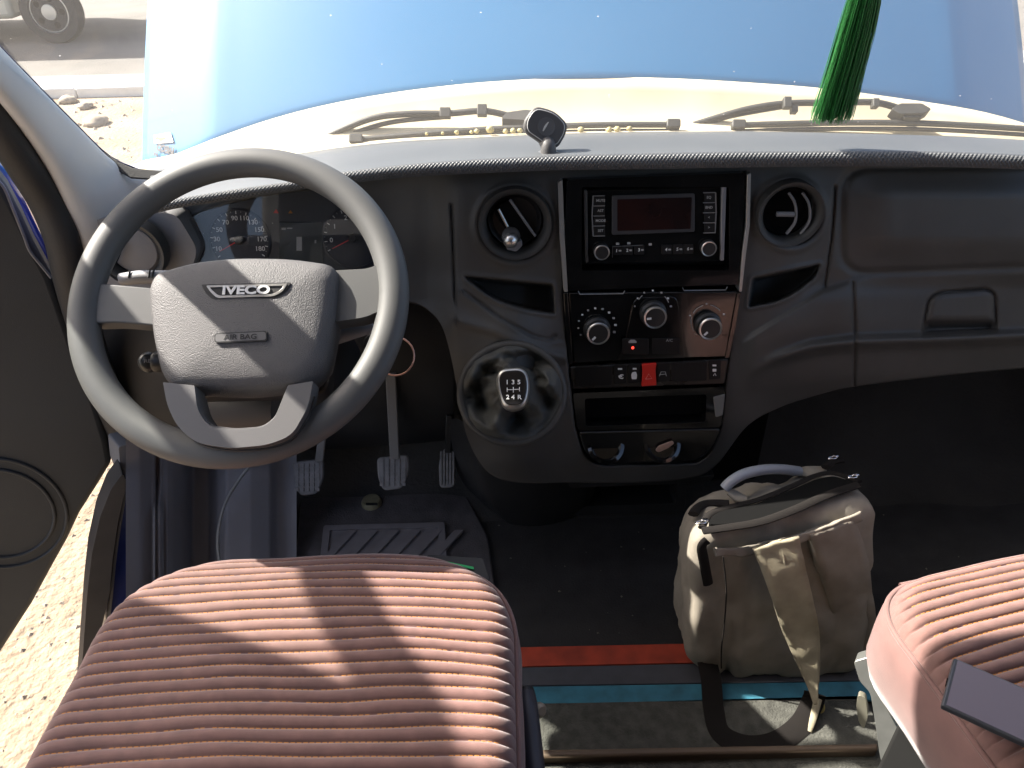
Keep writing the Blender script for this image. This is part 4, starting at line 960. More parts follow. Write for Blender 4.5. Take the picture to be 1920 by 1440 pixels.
# kick panel: folded side trim of the footwell
kp_ = thing('kick_panel', 'grey moulded side trim of the driver footwell', 'trim panel', at(400, 980, y=1.1))
yu = [(230, 1.00), (262, 1.02), (285, 1.045), (293, 1.05), (298, 1.085), (304, 1.055), (325, 1.075), (342, 1.10), (360, 1.15), (392, 1.15), (408, 1.115), (425, 1.105), (470, 1.115), (508, 1.135), (518, 1.16), (540, 1.165), (556, 1.16), (564, 1.145), (575, 1.17), (600, 1.20)]
rows = []
for v in np.linspace(800, 1200, 28):
    k = min(1.2, (v-800)/290); r_ = []
    for u in np.linspace(236, 556, 90):
        y = float(np.interp(u+(8*math.sin(k*2.2) if 290 < u < 310 else 0)+(26*(k-.5)**2*(1 if 395 < u < 430 else 0)), [a for a, _ in yu], [b for _, b in yu]))
        y -= .00085*max(0, v-880)
        if 288 < u < 306: y -= .03*sst(np.array(k), .45, .62)
        r_.append(at(u, v, y=y))
    rows.append(r_)
grid('panel', rows, KICK, kp_)
cable = tube('cable', [at(u, v, y=y-.012-.00085*max(0, v-880)) for u, v, y in ((470, 872, 1.10), (448, 900, 1.095), (424, 940, 1.09), (412, 980, 1.088), (408, 1020, 1.085), (412, 1055, 1.08), (418, 1090, 1.08))], .0028, mat('pale_cable', (.20, .20, .19), .5), seg=8)
tag(cable, 'thin pale cable running down the footwell side trim', 'cable')

DN = Vector((.42, -.9075, 0)).normalized(); DD = Vector((-.9075, -.42, 0)).normalized(); D0 = Vector((-.80, 1.12, 0))
DPL = (D0.copy(), DN)
door = thing('cab_door', 'open driver door seen from inside, dark trim with blue edge', 'door', D0+Vector((0, 0, .5)))
dtr = [(-20, 312), (12, 352), (38, 402), (62, 455), (98, 522), (122, 592), (150, 675), (183, 758), (203, 825), (211, 868), (180, 918), (150, 965), (128, 1012), (100, 1062), (62, 1132), (0, 1228), (-120, 1400), (-420, 1560), (-900, 1300), (-900, 500), (-700, 200), (-300, 180)]
dsk = [(-20, 318), (14, 350), (44, 404), (70, 458), (104, 520), (130, 590), (158, 672), (190, 755), (209, 825), (216, 866), (186, 922), (156, 970), (132, 1016), (104, 1066), (66, 1138), (4, 1236), (-120, 1410), (-420, 1580), (-900, 1320), (-900, 500), (-700, 210), (-300, 190)]
def dpt(s_, z_): return D0+DD*s_+Vector((0, 0, z_))
off_ = [dpt(.45, .42), dpt(1.12, .42), dpt(1.12, 1.42), dpt(.30, 1.42)]
slab3('trim_panel', onpl(dtr[:16], DPL)+off_, DN, -.05, 0, DOORM, door, bevel=.012, seg=3)
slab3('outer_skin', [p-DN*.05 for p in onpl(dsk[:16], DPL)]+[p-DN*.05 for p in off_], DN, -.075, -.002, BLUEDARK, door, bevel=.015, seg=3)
tube('trim_edge', [at(u, v, pl=DPL)+DN*.002 for u, v in ((-10, 332), (8, 352), (24, 390), (44, 440), (56, 470), (78, 498), (96, 520))], .0022, GREY, door, seg=8)
for (u, v, w_, h_) in ((96, 530, 22, 14), (205, 838, 20, 15)):
    slab('hinge', rrect(u-w_, v-h_, u+w_+14, v+h_, 4), (D0-DN*.012, DN), -.05, .004, BLUEDARK, door, bevel=.004)
slab3('map_pocket', [dpt(.30, .60), dpt(1.0, .60), dpt(1.0, .80), dpt(.34, .80)], DN, 0, .03, DOORM, door, bevel=.012)
for R_ in (.085, .105):
    c = at(0, 965, pl=DPL)+DN*.001
    tube('speaker_ring', [c+DD*R_*math.cos(q*.13)+Vector((0, 0, 1))*R_*1.25*math.sin(q*.13) for q in range(48)], .0035, DOORM, door, seg=8, per=1, closed=True)
tube('window_frame', [dpt(.02, 1.40), dpt(.02, 1.60), dpt(.09, 1.72), dpt(.255, 1.955), dpt(.35, 2.10), dpt(.435, 2.235), dpt(.53, 2.31), dpt(.80, 2.32), dpt(1.05, 2.30), dpt(1.09, 2.2), dpt(1.11, 1.8), dpt(1.12, 1.42)], .030, RUBBER, door, seg=12, per=6)
tube('divider_post', [dpt(.445, 1.42), dpt(.445, 2.26)], .012, RUBBER, door, seg=10, per=1)  # unseen post added where the shade on the driver seat begins
slab3('quarter_glass', [dpt(.05, 1.42), dpt(.05, 1.66), dpt(.255, 1.955), dpt(.35, 2.10), dpt(.43, 2.23), dpt(.43, 1.42)], DN, -.005, -.001, glassmat('door_glass', (.95, .97, .96)), door)
slab3('shading_pane', [dpt(.46, 1.42), dpt(.46, 2.26), dpt(.54, 2.29), dpt(.80, 2.31), dpt(1.05, 2.29), dpt(1.09, 1.8), dpt(1.11, 1.42)], DN, -.005, -.001, glassmat('shading_pane_glass', (.18, .18, .18)), door)  # unseen dark pane added to keep sun off the driver seat's left
mirror = thing('door_mirror', 'pale lit mirror arm beyond the open driver door window corner', 'mirror', at(15, 320, y=1.3))
mp = plane(at(20, 330, y=1.30), 0, 30)
slab('arm', rpoly([(-60, 250), (0, 282), (26, 300), (46, 345), (52, 372), (34, 392), (14, 352), (-60, 320)], 8), mp, -.03, 0, mat('mirror_housing', (.42, .33, .30), .6), mirror, bevel=.006)
tube('arm_seam', [at(u, v, pl=mp)+mp[1]*.001 for u, v in ((-20, 300), (8, 312), (22, 330), (34, 352))], .0025, RUBBER, mirror, seg=6)

# ================================================================== PEDALS AND FOOTWELL
def pedal(label, poly, y, arm, kind):
    c = at(sum(p[0] for p in poly)/len(poly), sum(p[1] for p in poly)/len(poly), y=y); pl = plane(c, 42)
    t = thing('pedal', label, 'pedal', c, 'pedals')
    pad = slab('pad', rpoly(poly, 9, 4), pl, -.010, 0, PEDAL, t, bevel=.003)
    slab3('arm', [at(u, v, pl=plane(at(arm[0][0], arm[0][1], y=y+.03), 10)) for u, v in arm], Vector((0, -.98, .17)), -.008, 0, BLACK if kind == 2 else mat('pedal_arm_metal', (.17, .165, .16), .5), t, bevel=.002)
    us = [p[0] for p in poly]; vs2 = [p[1] for p in poly]; u0, u1, v0, v1 = min(us), max(us), min(vs2), max(vs2)
    if kind == 2:
        for k in range(5):
            u = u0+5+(u1-u0-10)*k/4; slab('rib', rrect(u-1.6, v0+8, u+1.6, v1-6, 1), pl, 0, .003, PEDAL, pad)
    else:
        for i in range(5):
            for j in range(6):
                u = u0+10+(u1-u0-20)*i/4; v = v0+12+(v1-v0-24)*j/5
                slab('stud', rrect(u-3.6, v-3.2, u+3.6, v+3.2, 1), pl, 0, .0028, PEDAL, pad)
pedal('grey clutch pedal, leftmost pedal, just below the wheel rim', [(547, 866), (606, 860), (606, 895), (594, 926), (562, 930), (551, 905)], 1.14, [(598, 800), (612, 800), (606, 866), (590, 866)], 0)
pedal('grey brake pedal with long arm, middle pedal', [(706, 858), (766, 852), (767, 885), (754, 916), (718, 920), (708, 895)], 1.14, [(722, 700), (742, 700), (749, 862), (731, 862)], 1)
pedal('narrow ribbed accelerator pedal, rightmost pedal', [(829, 842), (848, 838), (855, 870), (852, 914), (824, 915), (822, 872)], 1.17, [(836, 780), (848, 780), (846, 850), (834, 850)], 2)
fm = thing('floor_mat', 'black rubber mat with ribbed heel plate under the pedals', 'floor mat', at(720, 1000, z=FZ))
FP = (Vector((0, 0, FZ+.001)), Vector((0, 0, 1)))
slab('sheet', rpoly([(566, 935), (872, 928), (915, 1010), (930, 1120), (540, 1140), (556, 1040)], 15), FP, 0, .008, mat('mat_rubber', (.070, .064, .066), .75, var=.25, vs_=30, bump=.4, bs=300), fm, bevel=.003)
FP2 = (Vector((0, 0, FZ+.009)), Vector((0, 0, 1)))
HEEL = mat('heel_plate_rubber', (.15, .14, .145), .65, var=.12, vs_=30)
slab('heel_plate', rpoly([(610, 992), (832, 986), (838, 1090), (598, 1100)], 5), FP2, 0, .003, HEEL, fm, bevel=.001)
slab('plate_border', rpoly([(608, 990), (834, 984), (840, 1092), (596, 1102)], 5), FP2, .0, .008, HEEL, fm, holes=[px(rpoly([(620, 998), (822, 993), (826, 1088), (610, 1094)], 3))], bevel=.001)
for k in range(6):
    u = 626+k*40; slab('tread_bar', rpoly([(u+26, 1000), (u+44, 999), (u-14, 1062), (u-30, 1062)], 2), FP2, .003, .009, HEEL, fm, bevel=.001)
kn = lathe('brass_fastener', frame(at(697, 945, z=FZ+.008), Vector((0, 0, 1))), [(.021, 0), (.021, .006), (.018, .012), (.008, .013)], mat('dull_brass', (.26, .24, .15), .5, metal=.4, var=.2, vs_=80), seg=32)
slab('slot', rrect(686, 943, 708, 947, 1), (Vector((0, 0, FZ+.021)), Vector((0, 0, 1))), -.001, .0006, BLACK, kn)
tag(kn, 'round dull brass fastener on the floor between the pedals and heel plate', 'fastener')
case = thing('flat_case', 'dark flat case with a bright green edge beside the driver seat front', 'case', at(850, 1058, z=FZ+.04))
CP = (Vector((0, 0, .93)), Vector((0, -.25, 1)).normalized())
slab('body', rpoly([(800, 1040), (905, 1046), (918, 1088), (805, 1075)], 5), CP, -.02, 0, BLACK, case, bevel=.003)
slab('green_edge', rpoly([(808, 1048), (888, 1064), (889, 1069), (808, 1052)], 1), CP, 0, .002, mat('green_tape', (.02, .42, .12), .5), case)
slab('support', rpoly([(830, 1060), (890, 1064), (890, 1072), (830, 1070)], 2), CP, -.2, -.02, BLACK, case)

# ================================================================== SEATS
def seat(label, corner_fl, w_, yaw, L_=.54, top=1.15, ph=0.0, rc=.145):
    R = Matrix.Rotation(rad(yaw), 3, 'Z'); org = Vector((corner_fl[0], corner_fl[1], 0))+R@Vector((w_/2, 0, 0))
    t = thing('cab_seat', label, 'seat', (org.x, org.y, FZ), 'cab seats')
    pitch = .0142
    def sd(x, y):          # distance inside the outline (rounded front corners)
        qx = abs(x)-(w_/2-rc); qy = (y+L_/2)-(L_/2-rc)
        if y < -L_/2: qy = -1
        return -(math.hypot(max(qx, 0), max(qy, 0))+min(max(qx, qy), 0)-rc)
    def phase(x, y): return (y+.0012*math.sin(x*17+y*22+ph)+.0004*math.sin(x*55+y*90)+.0022*math.exp(-((abs(x)-w_/2)/.05)**2))/pitch
    def zt(x, y, rib=True):
        d = max(0, sd(x, y)); Rr = .030
        z = -(Rr-math.sqrt(max(0, Rr*Rr-max(0, Rr-d)**2)))*.9
        z += .012*(1-(2*x/w_)**2)-.032*max(0, (y+.10)/.10)**2
        z += .004*noise.noise(Vector((x*9, y*9, ph)))
        if rib:
            f = phase(x, y); fr_ = min(1, max(0, (d-.003)/.008))
            z += .0085*fr_*(abs(math.sin(math.pi*f))**.42-.8)
        return z
    W = lambda x, y, z: org+R@Vector((x, y, 0))+Vector((0, 0, top+z))
    nx, ny = 90, 560; rows = []
    for i in range(ny+1):
        y = -L_+L_*i/ny; r_ = []
        # half width of the outline at this y
        yy = y-(-rc); hw = w_/2 if yy <= 0 else w_/2-rc+math.sqrt(max(0, rc*rc-yy*yy))
        for j in range(nx+1):
            k = -1+2*j/nx; k = math.copysign(abs(k)**.9, k) if k else 0
            x = hw*k; r_.append(W(x, y, zt(x, y)))
        rows.append(r_)
    grid('cushion_top', rows, FABRIC, t)
    # outline path for piping and side wall
    out = [(-w_/2, -L_)]+[(-w_/2, -L_+(L_-rc)*k/12) for k in range(1, 13)]
    out += [(-w_/2+rc-rc*math.cos(q), -rc+rc*math.sin(q)) for q in np.linspace(.1, math.pi/2, 10)]
    out += [(-x, y) for x, y in reversed(out)]
    zz = [zt(x, y, False) for x, y in out]
    srow = []
    for h, o_ in ((0, .001), (-.012, .006), (-.04, .008), (-.08, .006), (-.105, -.004), (-.115, -.03)):
        r_ = []
        for (x, y), z in zip(out, zz):
            n_ = Vector((x, max(0, y+L_*.5), 0)); n_ = n_.normalized() if n_.length else n_
            wob = .0025*noise.noise(Vector((x*14, y*14, h*20)))
            r_.append(W(x+n_.x*(o_+wob), y+n_.y*(o_+wob), z+h))
        srow.append(r_)
    grid('cushion_side', srow, FABSIDE, t)
    pip = [W(x*1.004, y+.002, z+.001) for (x, y), z in zip(out, zz)]
    tube('piping', pip, .0032, FABSIDE, t, seg=8, per=3)
    pip2 = [W(x*(1-.022/(w_/2)), y-.022 if y > -rc else y, zt(x*(1-.022/(w_/2)), y-.022 if y > -rc else y, False)-.0005) for (x, y), z in zip(out, zz)]
    # stitches along every seam between two ribs
    sv, sf = [], []
    for k in range(int(L_/pitch)+1):
        x = -w_/2+.02
        while x < w_/2-.02:
            pts_ = []
            for xx in (x, x+.0042):
                y = -k*pitch
                for _ in range(3): y -= (phase(xx, y)+k)*pitch
                pts_.append((xx, y))
            if sd(*pts_[0]) > .012 and random.random() > .05:
                a, b = [W(q[0], q[1]-.0012, max(zt(q[0], q[1]), zt(q[0], q[1]-.0012))+.0008) for q in pts_]
                b0 = len(sv); yv = R@Vector((0, .00048, 0)); zv = Vector((0, 0, .0005))
                sv += [a-yv, b-yv, b+yv, a+yv, a.lerp(b, .3)+zv, a.lerp(b, .7)+zv]
                sf += [(b0, b0+1, b0+5, b0+4), (b0+2, b0+3, b0+4, b0+5), (b0+1, b0+2, b0+5), (b0+3, b0, b0+4)]
            x += .0060
    s_ = mk('stitching', sv, sf, STITCH, t, smooth=False); s_['kind'] = 'stuff'
    # base below the cushion
    bw = w_-.10; hgt = top-.10-FZ
    vts = [org+R@Vector((sx*bw/2, yy, 0))+Vector((0, 0, FZ+zz_)) for zz_ in (.0, hgt-.02) for sx, yy in ((-1, -.46), (1, -.46), (1, -.08), (-1, -.08))]
    mk('base', vts, [(0, 3, 2, 1), (4, 5, 6, 7), (0, 1, 5, 4), (1, 2, 6, 5), (2, 3, 7, 6), (3, 0, 4, 7)], BLACK, t, bevel=.01)
    return t
seat('driver seat with striped pinkish brown ribbed fabric, behind the steering wheel', (-.478, .676), .474, 0, ph=0)
pseat = seat('passenger seat with pinkish brown ribbed fabric and a phone lying on it', (.404, .608), .52, 11, ph=3.1, rc=.095)
sfp = plane(at(1640, 1340, t=1.05), 25, -35)
fp_ = slab('frame_bracket', rpoly([(1600, 1240), (1628, 1232), (1640, 1262), (1652, 1300), (1664, 1330), (1690, 1380), (1715, 1440), (1740, 1520), (1680, 1520), (1650, 1420), (1640, 1350), (1632, 1300), (1612, 1278)], [8, 6, 6, 8, 8, 8, 8, 2, 2, 10, 10, 10, 6]), sfp, -.03, 0, ALU, pseat, bevel=.004)
slab('bracket_web', rpoly([(1634, 1270), (1650, 1286), (1700, 1400), (1740, 1500), (1670, 1500), (1648, 1410), (1640, 1340)], 6), sfp, -.05, -.03, mat('grey_cast_metal', (.28, .29, .29), .5, metal=.4), pseat, bevel=.003)
slab('release_tab', rpoly([(1610, 1298), (1624, 1304), (1628, 1340), (1620, 1364), (1610, 1348), (1606, 1318)], 6), plane(at(1616, 1330, t=1.09), 20, -30), -.006, .006, mat('worn_tab_metal', (.25, .24, .19), .5, metal=.4), pseat, bevel=.002)
hb = thing('hand_lever', 'black lever standing beside the right edge of the driver seat', 'lever', at(1000, 1400, t=.98))
tube('grip', [at(988, 1298, t=1.02), at(991, 1330, t=1.00), at(998, 1400, t=.965), at(1004, 1470, t=.93), at(1010, 1560, t=.9)], [.0105, .0125, .0130, .0135, .014], mat('lever_black', (.045, .043, .055), .45), hb, seg=18, flat=1.0)
lathe('button', frame(at(988, 1297, t=1.02), (at(988, 1298, t=1.02)-at(998, 1400, t=.965)).normalized()), [(.0105, -.002), (.0095, .004), (.007, .006)], BLACK, hb, seg=18)
lathe('pivot_bolt', frame(at(1009, 1330, t=1.06), Vector((.5, -.6, .5)).normalized()), [(.010, 0), (.010, .006), (.006, .010)], mat('worn_bolt', (.34, .30, .24), .5, metal=.4), hb, seg=16)

# ---- phone on the passenger seat
z_ = 1.176
A = at(1789, 1232, z=z_); B = at(1822, 1348, z=z_-.004); Dd = (at(1925, 1291, z=z_)-A).normalized(); Sd = (B-A); wd = Sd.length; Sd.normalize()
n_ = Dd.cross(Sd); n_ = n_ if n_.z > 0 else -n_
Sd = n_.cross(Dd) if n_.cross(Dd).dot(Sd) > 0 else Dd.cross(n_)
phone = thing('smartphone', 'dark smartphone lying screen up on the passenger seat', 'phone', A)
def prect(a, b, c_, d_, r):
    P2 = rpoly([(a, b), (c_, b), (c_, d_), (a, d_)], r, 6); return [A+Dd*p.x+Sd*p.y for p in P2]
PL_ = wd*2.05
slab3('body', prect(0, 0, PL_, wd, .009), n_, -.008, 0, mat('phone_case', (.05, .055, .065), .4), phone, bevel=.0018, seg=3)
slab3('screen', prect(.0035, .0025, PL_-.004, wd-.0025, .007), n_, 0, .0006, mat('phone_screen_reflection', (.17, .155, .195), .06, spec=.9), phone)  # lavender base colour holds the reflection of the headliner
slab3('port', [A+Dd*(-.0003)+Sd*(wd*.42)-n_*.003+q for q in (Vector((0, 0, 0)), Sd*.010, Sd*.010-n_*.0028, -n_*.0028)], -Dd, -.001, .0004, VOID, phone)

# ---- phone mount on the dash
pm = thing('phone_mount', 'black magnetic phone holder standing on the middle of the dash top', 'phone holder', at(1028, 292, y=1.13))
MPL = plane(at(1024, 238, y=1.135), 22, 10)
MB = mat('mount_black', (.060, .058, .058), .5, bump=.3, bs=700)
MO = [(1004, 197), (1042, 208), (1066, 232), (1062, 252), (1047, 277), (1028, 277), (984, 247), (983, 226)]
MI = [(1004, 203), (1040, 213), (1059, 233), (1057, 250), (1044, 271), (1029, 272), (989, 245), (989, 227)]
slab('head', rpoly(MO, [14, 14, 12, 12, 12, 12, 12, 12]), MPL, -.014, -.001, MB, pm, bevel=.004, seg=3)
slab('face', rpoly(MI, [14, 14, 12, 12, 12, 12, 12, 12]), MPL, -.002, .0008, MB, pm, bevel=.0008)
tube('rim_line', [at(p[0], p[1], pl=MPL)+MPL[1]*.0002 for p in rpoly(MI, [14, 14, 12, 12, 12, 12, 12, 12])], .0007, mat('rim_grey', (.45, .45, .44), .4), pm, seg=6, per=1, closed=True)
fm_ = frame(at(1024, 238, pl=MPL), MPL[1]); ss = scale_at(1024, 238, MPL)
lathe('emblem_disc', fm_, [(16.5*ss, .0006), (16.5*ss, .0014), (15*ss, .0016), (14.6*ss, .0012)], mat('mount_disc', (.085, .085, .087), .4), pm, seg=36)
tube('emblem_mark', [at(1018, 246, pl=MPL)+MPL[1]*.0014, at(1022, 238, pl=MPL)+MPL[1]*.0014, at(1028, 229, pl=MPL)+MPL[1]*.0014], [.0008, .0016, .0006], PRINTDIM, pm, seg=8, flat=.4, nrm=MPL[1])
bz = at(1028, 291, y=1.12)
lathe('base', frame(bz+Vector((0, 0, -.006)), Vector((0, -.12, 1)).normalized()), [(.0205, 0), (.0205, .004), (.017, .008), (.010, .010)], mat('mount_base', (.11, .11, .115), .3), pm, seg=32)
tube('neck', [bz+Vector((0, 0, 0)), bz+Vector((0, .005, .012)), at(1026, 262, pl=MPL)-MPL[1]*.012], [.012, .011, .011], MB, pm, seg=14)

# ---- tassel
tt = at(1648, -120, t=.97); bt = at(1601, 214, t=.97)
Lz = .232
tas = thing('tassel', 'green thread tassel hanging in front of the windscreen at the top right', 'tassel', tt)
tv_, tf_ = [], []
for k in range(620):
    q = random.random()*6.283; rr = math.sqrt(random.random()); spread = .0275*(.9+.2*random.random())
    d = Vector((math.cos(q)*rr, math.sin(q)*rr*.6, 0)); P = []
    ln = Lz*random.uniform(.93, 1.0); wv = random.uniform(-1, 1)
    for i in range(7):
        s = i/6; rad_s = .006+.016*min(1, s*2.6)**.8+(spread-.0215)*s
        P.append(tt+d*rad_s+Vector((-.012*s*s+.0030*wv*math.sin(s*5+q)*s, 0, -ln*s))+Vector((0, 0, 0)))
    a, b = tube_data(P, .00042, 3); n0 = len(tv_); tv_ += a; tf_ += [tuple(i+n0 for i in f) for f in b]
s_ = mk('threads', tv_, tf_, TASSEL, tas, smooth=False); s_['kind'] = 'stuff'
lathe('cap', frame(tt, Vector((0, 0, 1))), [(.0085, -.012), (.0095, -.004), (.0085, .006), (.005, .014), (.002, .018)], mat('tassel_cap', (.45, .40, .15), .35, metal=.6), tas, seg=20)
tube('cord', [tt+Vector((0, 0, .016)), Vector((tt.x-.01, tt.y-.06, 1.95))], .0012, TASSEL, tas, seg=6, per=1)

# ================================================================== BACKPACK
bag = thing('backpack', 'worn khaki canvas backpack with open zip standing on the floor', 'backpack', at(1450, 1270, z=FZ))
FBL, FBR, FTL, FTR = at(1288, 1290, z=FZ), at(1630, 1292, z=FZ), at(1292, 1002, y=.80), at(1660, 926, y=.87)
BTL, BTR = at(1280, 924, y=.935), at(1580, 862, y=1.01)
BBL, BBR = FBL+Vector((-.005, .16, 0)), FBR+Vector((-.01, .16, 0))
for p in (FBL, FBR, BBL, BBR): p.z = FZ+.006
def bagp(a, c, h):
    f0 = FBL.lerp(FBR, a).lerp(FTL.lerp(FTR, a), h); b0 = BBL.lerp(BBR, a).lerp(BTL.lerp(BTR, a), h); return f0.lerp(b0, c)
def bagsurf(a, c, h):
    """cube-surface coordinate -> rounded, slightly slumped bag surface"""
    x, y, z = 2*a-1, 2*c-1, 2*h-1; e = 7.0
    n_ = (abs(x)**e+abs(y)**e+abs(z)**e)**(1/e); x, y, z = x/n_, y/n_, z/n_
    bl = 1+.07*math.cos(z*1.5)*math.cos(x*1.2)
    p = bagp(.5+.5*x, .5+.5*y*bl, .5+.5*z)
    nn = Vector((p.x*16, p.y*16, p.z*9))
    d = .010*noise.noise(nn)+.007*noise.noise(nn*2.3)+.003*noise.noise(nn*5)-.004*abs(noise.noise(Vector((p.x*22+p.z*14, p.y*10, p.z*7))))+.0025*math.sin(p.z*70+p.x*25)*(.5+.5*noise.noise(nn*.7))
    crease = -.010*math.exp(-((x+.55)/.05)**2)*max(0, .4-z)
    return p+Vector((x*.3, y-.2, z*.2)).normalized()*(d+crease)
bm_v, bm_f = [], []
n = 30
for face in range(6):
    b0 = len(bm_v)
    for i in range(n+1):
        for j in range(n+1):
            s, t_ = i/n, j/n
            a, c, h = [(s, 0, t_), (s, 1, t_), (0, s, t_), (1, s, t_), (s, t_, 0), (s, t_, 1)][face]
            bm_v.append(bagsurf(a, c, h))
    for i in range(n):
        for j in range(n):
            q = (b0+i*(n+1)+j, b0+(i+1)*(n+1)+j, b0+(i+1)*(n+1)+j+1, b0+i*(n+1)+j+1)
            bm_f.append(q if face in (0, 3, 5) else q[::-1])
bod = mk('body', bm_v, bm_f, CANVAS, bag, angle=0)
import bmesh
bm = bmesh.new(); bm.from_mesh(bod.data); bmesh.ops.remove_doubles(bm, verts=bm.verts, dist=.0003); bmesh.ops.recalc_face_normals(bm, faces=bm.faces); bm.to_mesh(bod.data); bm.free()
for p in bod.data.polygons: p.use_smooth = True
TPLN = plane3(FTL.lerp(FTR, .5), FTR, BTL.lerp(BTR, .5)); TPLN = (TPLN[0]+TPLN[1]*.004, TPLN[1])
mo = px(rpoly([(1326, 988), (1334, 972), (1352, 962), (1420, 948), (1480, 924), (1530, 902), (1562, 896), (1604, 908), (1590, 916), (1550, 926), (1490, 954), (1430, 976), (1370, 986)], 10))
slab('opening_shade_panel', mo, TPLN, -.004, .004, VOID, bag, bevel=.002)  # flat near-black panel stands in for the shaded bag interior
def pxtube(name, pts, pl, r, m, lift=.004, **k): return tube(name, [at(u, v, pl=pl)+pl[1]*lift for u, v in pts], r, m, bag, **k)
pxtube('zip_tape', [(1318, 1000), (1370, 993), (1430, 982), (1490, 960), (1550, 933), (1608, 914)], TPLN, .0085, BAGDARK, seg=8, flat=.5, nrm=TPLN[1])
pxtube('zip_tape', [(1316, 994), (1330, 970), (1356, 958), (1420, 942), (1480, 918), (1530, 896), (1566, 892), (1612, 908)], TPLN, .006, BAGDARK, seg=8, flat=.5, nrm=TPLN[1])
FPL = plane3(FTL, FTR, FBL)
pxtube('zip_tape', [(1316, 1000), (1306, 1012), (1310, 1040), (1318, 1082)], FPL, .008, BAGDARK, lift=.018, seg=8, flat=.5, nrm=FPL[1])
pxtube('rear_zip', [(1300, 962), (1308, 950), (1324, 942), (1348, 941), (1366, 942)], TPLN, .009, BAGDARK, lift=-.002, seg=8, flat=.5, nrm=TPLN[1])
pxtube('rear_zip', [(1548, 880), (1560, 870), (1580, 866)], TPLN, .008, BAGDARK, lift=.004, seg=8, flat=.6, nrm=TPLN[1])
for (u, v) in ((1322, 990), (1604, 904), (1566, 868)):
    c = at(u, v, pl=TPLN)+TPLN[1]*.013; fz = frame(c, TPLN[1])
    zp = box('zip_slider', c, (.010, .006, .004), CHROME, bag, bevel=.001)
    tube('pull_ring', [c+fz[1]*.008*math.cos(q*.5236)+fz[2]*.004*math.sin(q*.5236)+Vector((-.006, -.004, -.001)) for q in range(12)], .0010, CHROME, zp, seg=6, per=1, closed=True)
hp = [at(u, v, y=y) for u, v, y in ((1358, 916, .905), (1372, 902, .91), (1395, 889, .92), (1430, 881, .935), (1465, 880, .95), (1498, 884, .965))]
tube('handle', hp, .0085, mat('handle_tube', (.27, .29, .33), .35), bag, seg=16)
lathe('handle_bore', frame(hp[0], (hp[0]-hp[1]).normalized()), [(.0062, -.001), (.0062, .0006)], VOID, bag, seg=20)
tube('handle_web', [at(1500, 886, y=.965), at(1520, 884, y=.97), at(1545, 880, y=.98)], [.009, .013, .008], CANVAS, bag, seg=10, flat=.4)
tube('handle_web', [at(1362, 920, y=.902), at(1380, 930, y=.90), at(1400, 936, y=.895)], [.008, .013, .008], CANVAS, bag, seg=10, flat=.4)
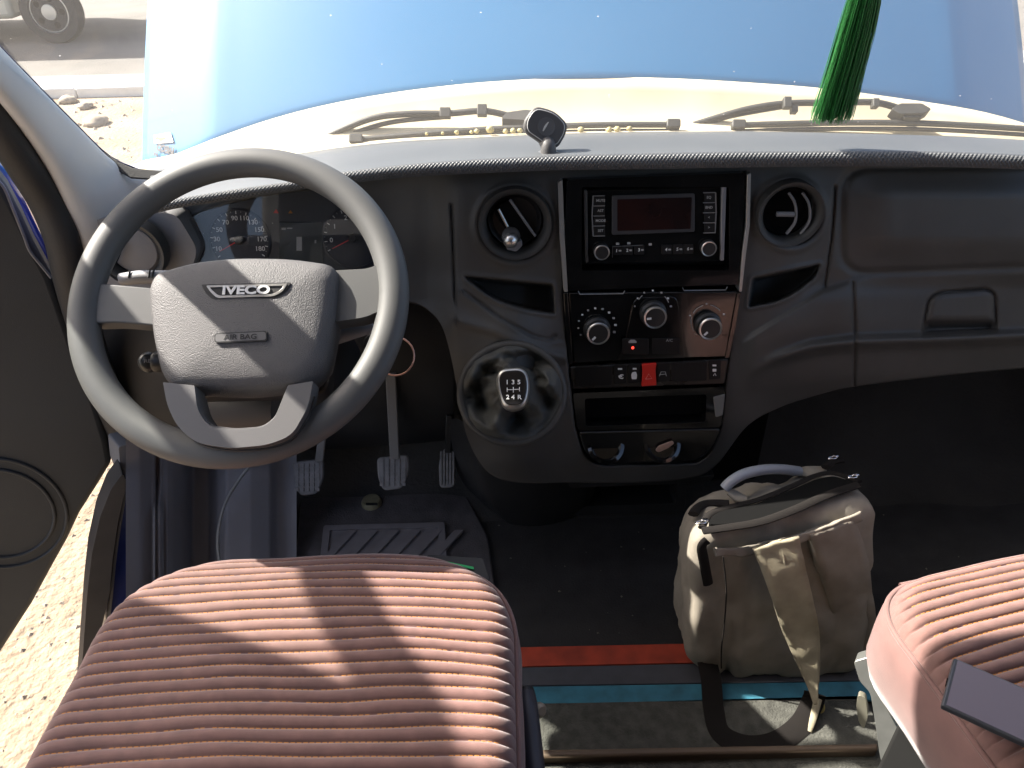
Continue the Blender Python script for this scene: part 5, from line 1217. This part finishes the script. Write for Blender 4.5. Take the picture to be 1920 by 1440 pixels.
# canvas bands and straps on the near face
def bst(rows_, y0): return [(at(a, b, y=y_), at(c, d, y=y_+.004)) for a, b, c, d, y_ in rows_]
def fy(u, v, lift): 
    p = at(u, v, pl=FPL); return p+FPL[1]*lift
strip('flap_seam', [(fy(u, v, .020), fy(u+2, v+14, .022)) for u, v in ((1326, 1012), (1370, 1012), (1410, 1006), (1450, 995), (1490, 985), (1530, 972), (1570, 958), (1598, 946))], CANVAS, bag, .004)
strip('padded_panel', [(fy(1502, 985, .018), fy(1585, 960, .016)), (fy(1512, 1040, .026), fy(1603, 1020, .024)), (fy(1530, 1100, .028), fy(1612, 1090, .026)), (fy(1545, 1170, .026), fy(1622, 1160, .024)), (fy(1552, 1230, .022), fy(1628, 1225, .02)), (fy(1566, 1262, .010), fy(1630, 1258, .01))], CANVAS, bag, .014)
strip('shoulder_strap', [(at(a_, b_, y=y_), at(c_, d_, y=y_)) for a_, b_, c_, d_, y_ in ((1410, 1028, 1497, 1004, .782), (1425, 1062, 1506, 1045, .768), (1446, 1120, 1520, 1108, .752), (1470, 1190, 1535, 1180, .733), (1492, 1240, 1537, 1232, .714), (1512, 1284, 1535, 1278, .694), (1526, 1322, 1533, 1320, .672))], CANVAS2, bag, .006)
tube('strap_fold', [at(1462, 1012, y=.783), at(1470, 1050, y=.770), at(1474, 1090, y=.758)], [.002, .004, .002], CANVAS2, bag, seg=8)
tube('side_seam', [fy(1344, 1030, .020), fy(1348, 1090, .024), fy(1346, 1150, .022), fy(1342, 1200, .020), fy(1344, 1240, .016)], .0012, BAGDARK, bag, seg=6)
rl = [(1318, 1236, .03), (1330, 1275, .05), (1336, 1310, .07), (1340, 1345, .09)]
wb = [at(1326, 1240, y=.755), at(1334, 1280, z=FZ+.03), at(1338, 1330, z=FZ+.012), at(1352, 1375, z=FZ+.012), at(1400, 1398, z=FZ+.012), at(1455, 1392, z=FZ+.012), at(1500, 1360, z=FZ+.012), at(1522, 1320, z=FZ+.02), at(1528, 1300, z=FZ+.035)]
tube('webbing_strap', wb, .017, BAGDARK, bag, seg=10, flat=.14, nrm=Vector((0, -.1, 1)), per=8)
tube('webbing_end', [at(1534, 1310, z=FZ+.03), at(1524, 1350, z=FZ+.02), at(1518, 1372, z=FZ+.012)], [.006, .005, .003], CANVAS2, bag, seg=8, flat=.4)
lathe('eyelet', frame(at(1532, 1325, z=FZ+.012), Vector((0, -.3, 1)).normalized()), [(.009, 0), (.0115, .003), (.009, .005), (.005, .003)], mat('brass', (.45, .36, .14), .4, metal=.7), bag, seg=20, cap=False)

# ---- grit on the cab floor
gv, gf = [], []
for _ in range(160): pebble((random.uniform(-.05, .95), random.uniform(.42, 1.15), FZ+random.choice([.001, .0012])), random.choice([.0008, .0012, .0018, .0026]))
tag(mk('floor_grit', gv, gf, mat('grit', (.12, .11, .09), .9, var=.4, vs_=300), smooth=False), 'fine grit and crumbs scattered over the black cab floor', 'grit', kind='stuff')
for o in bpy.data.objects:
    if o.type == 'MESH' and o.parent is None and 'kind' not in o and 'label' not in o: print('UNLABELLED', o.name)
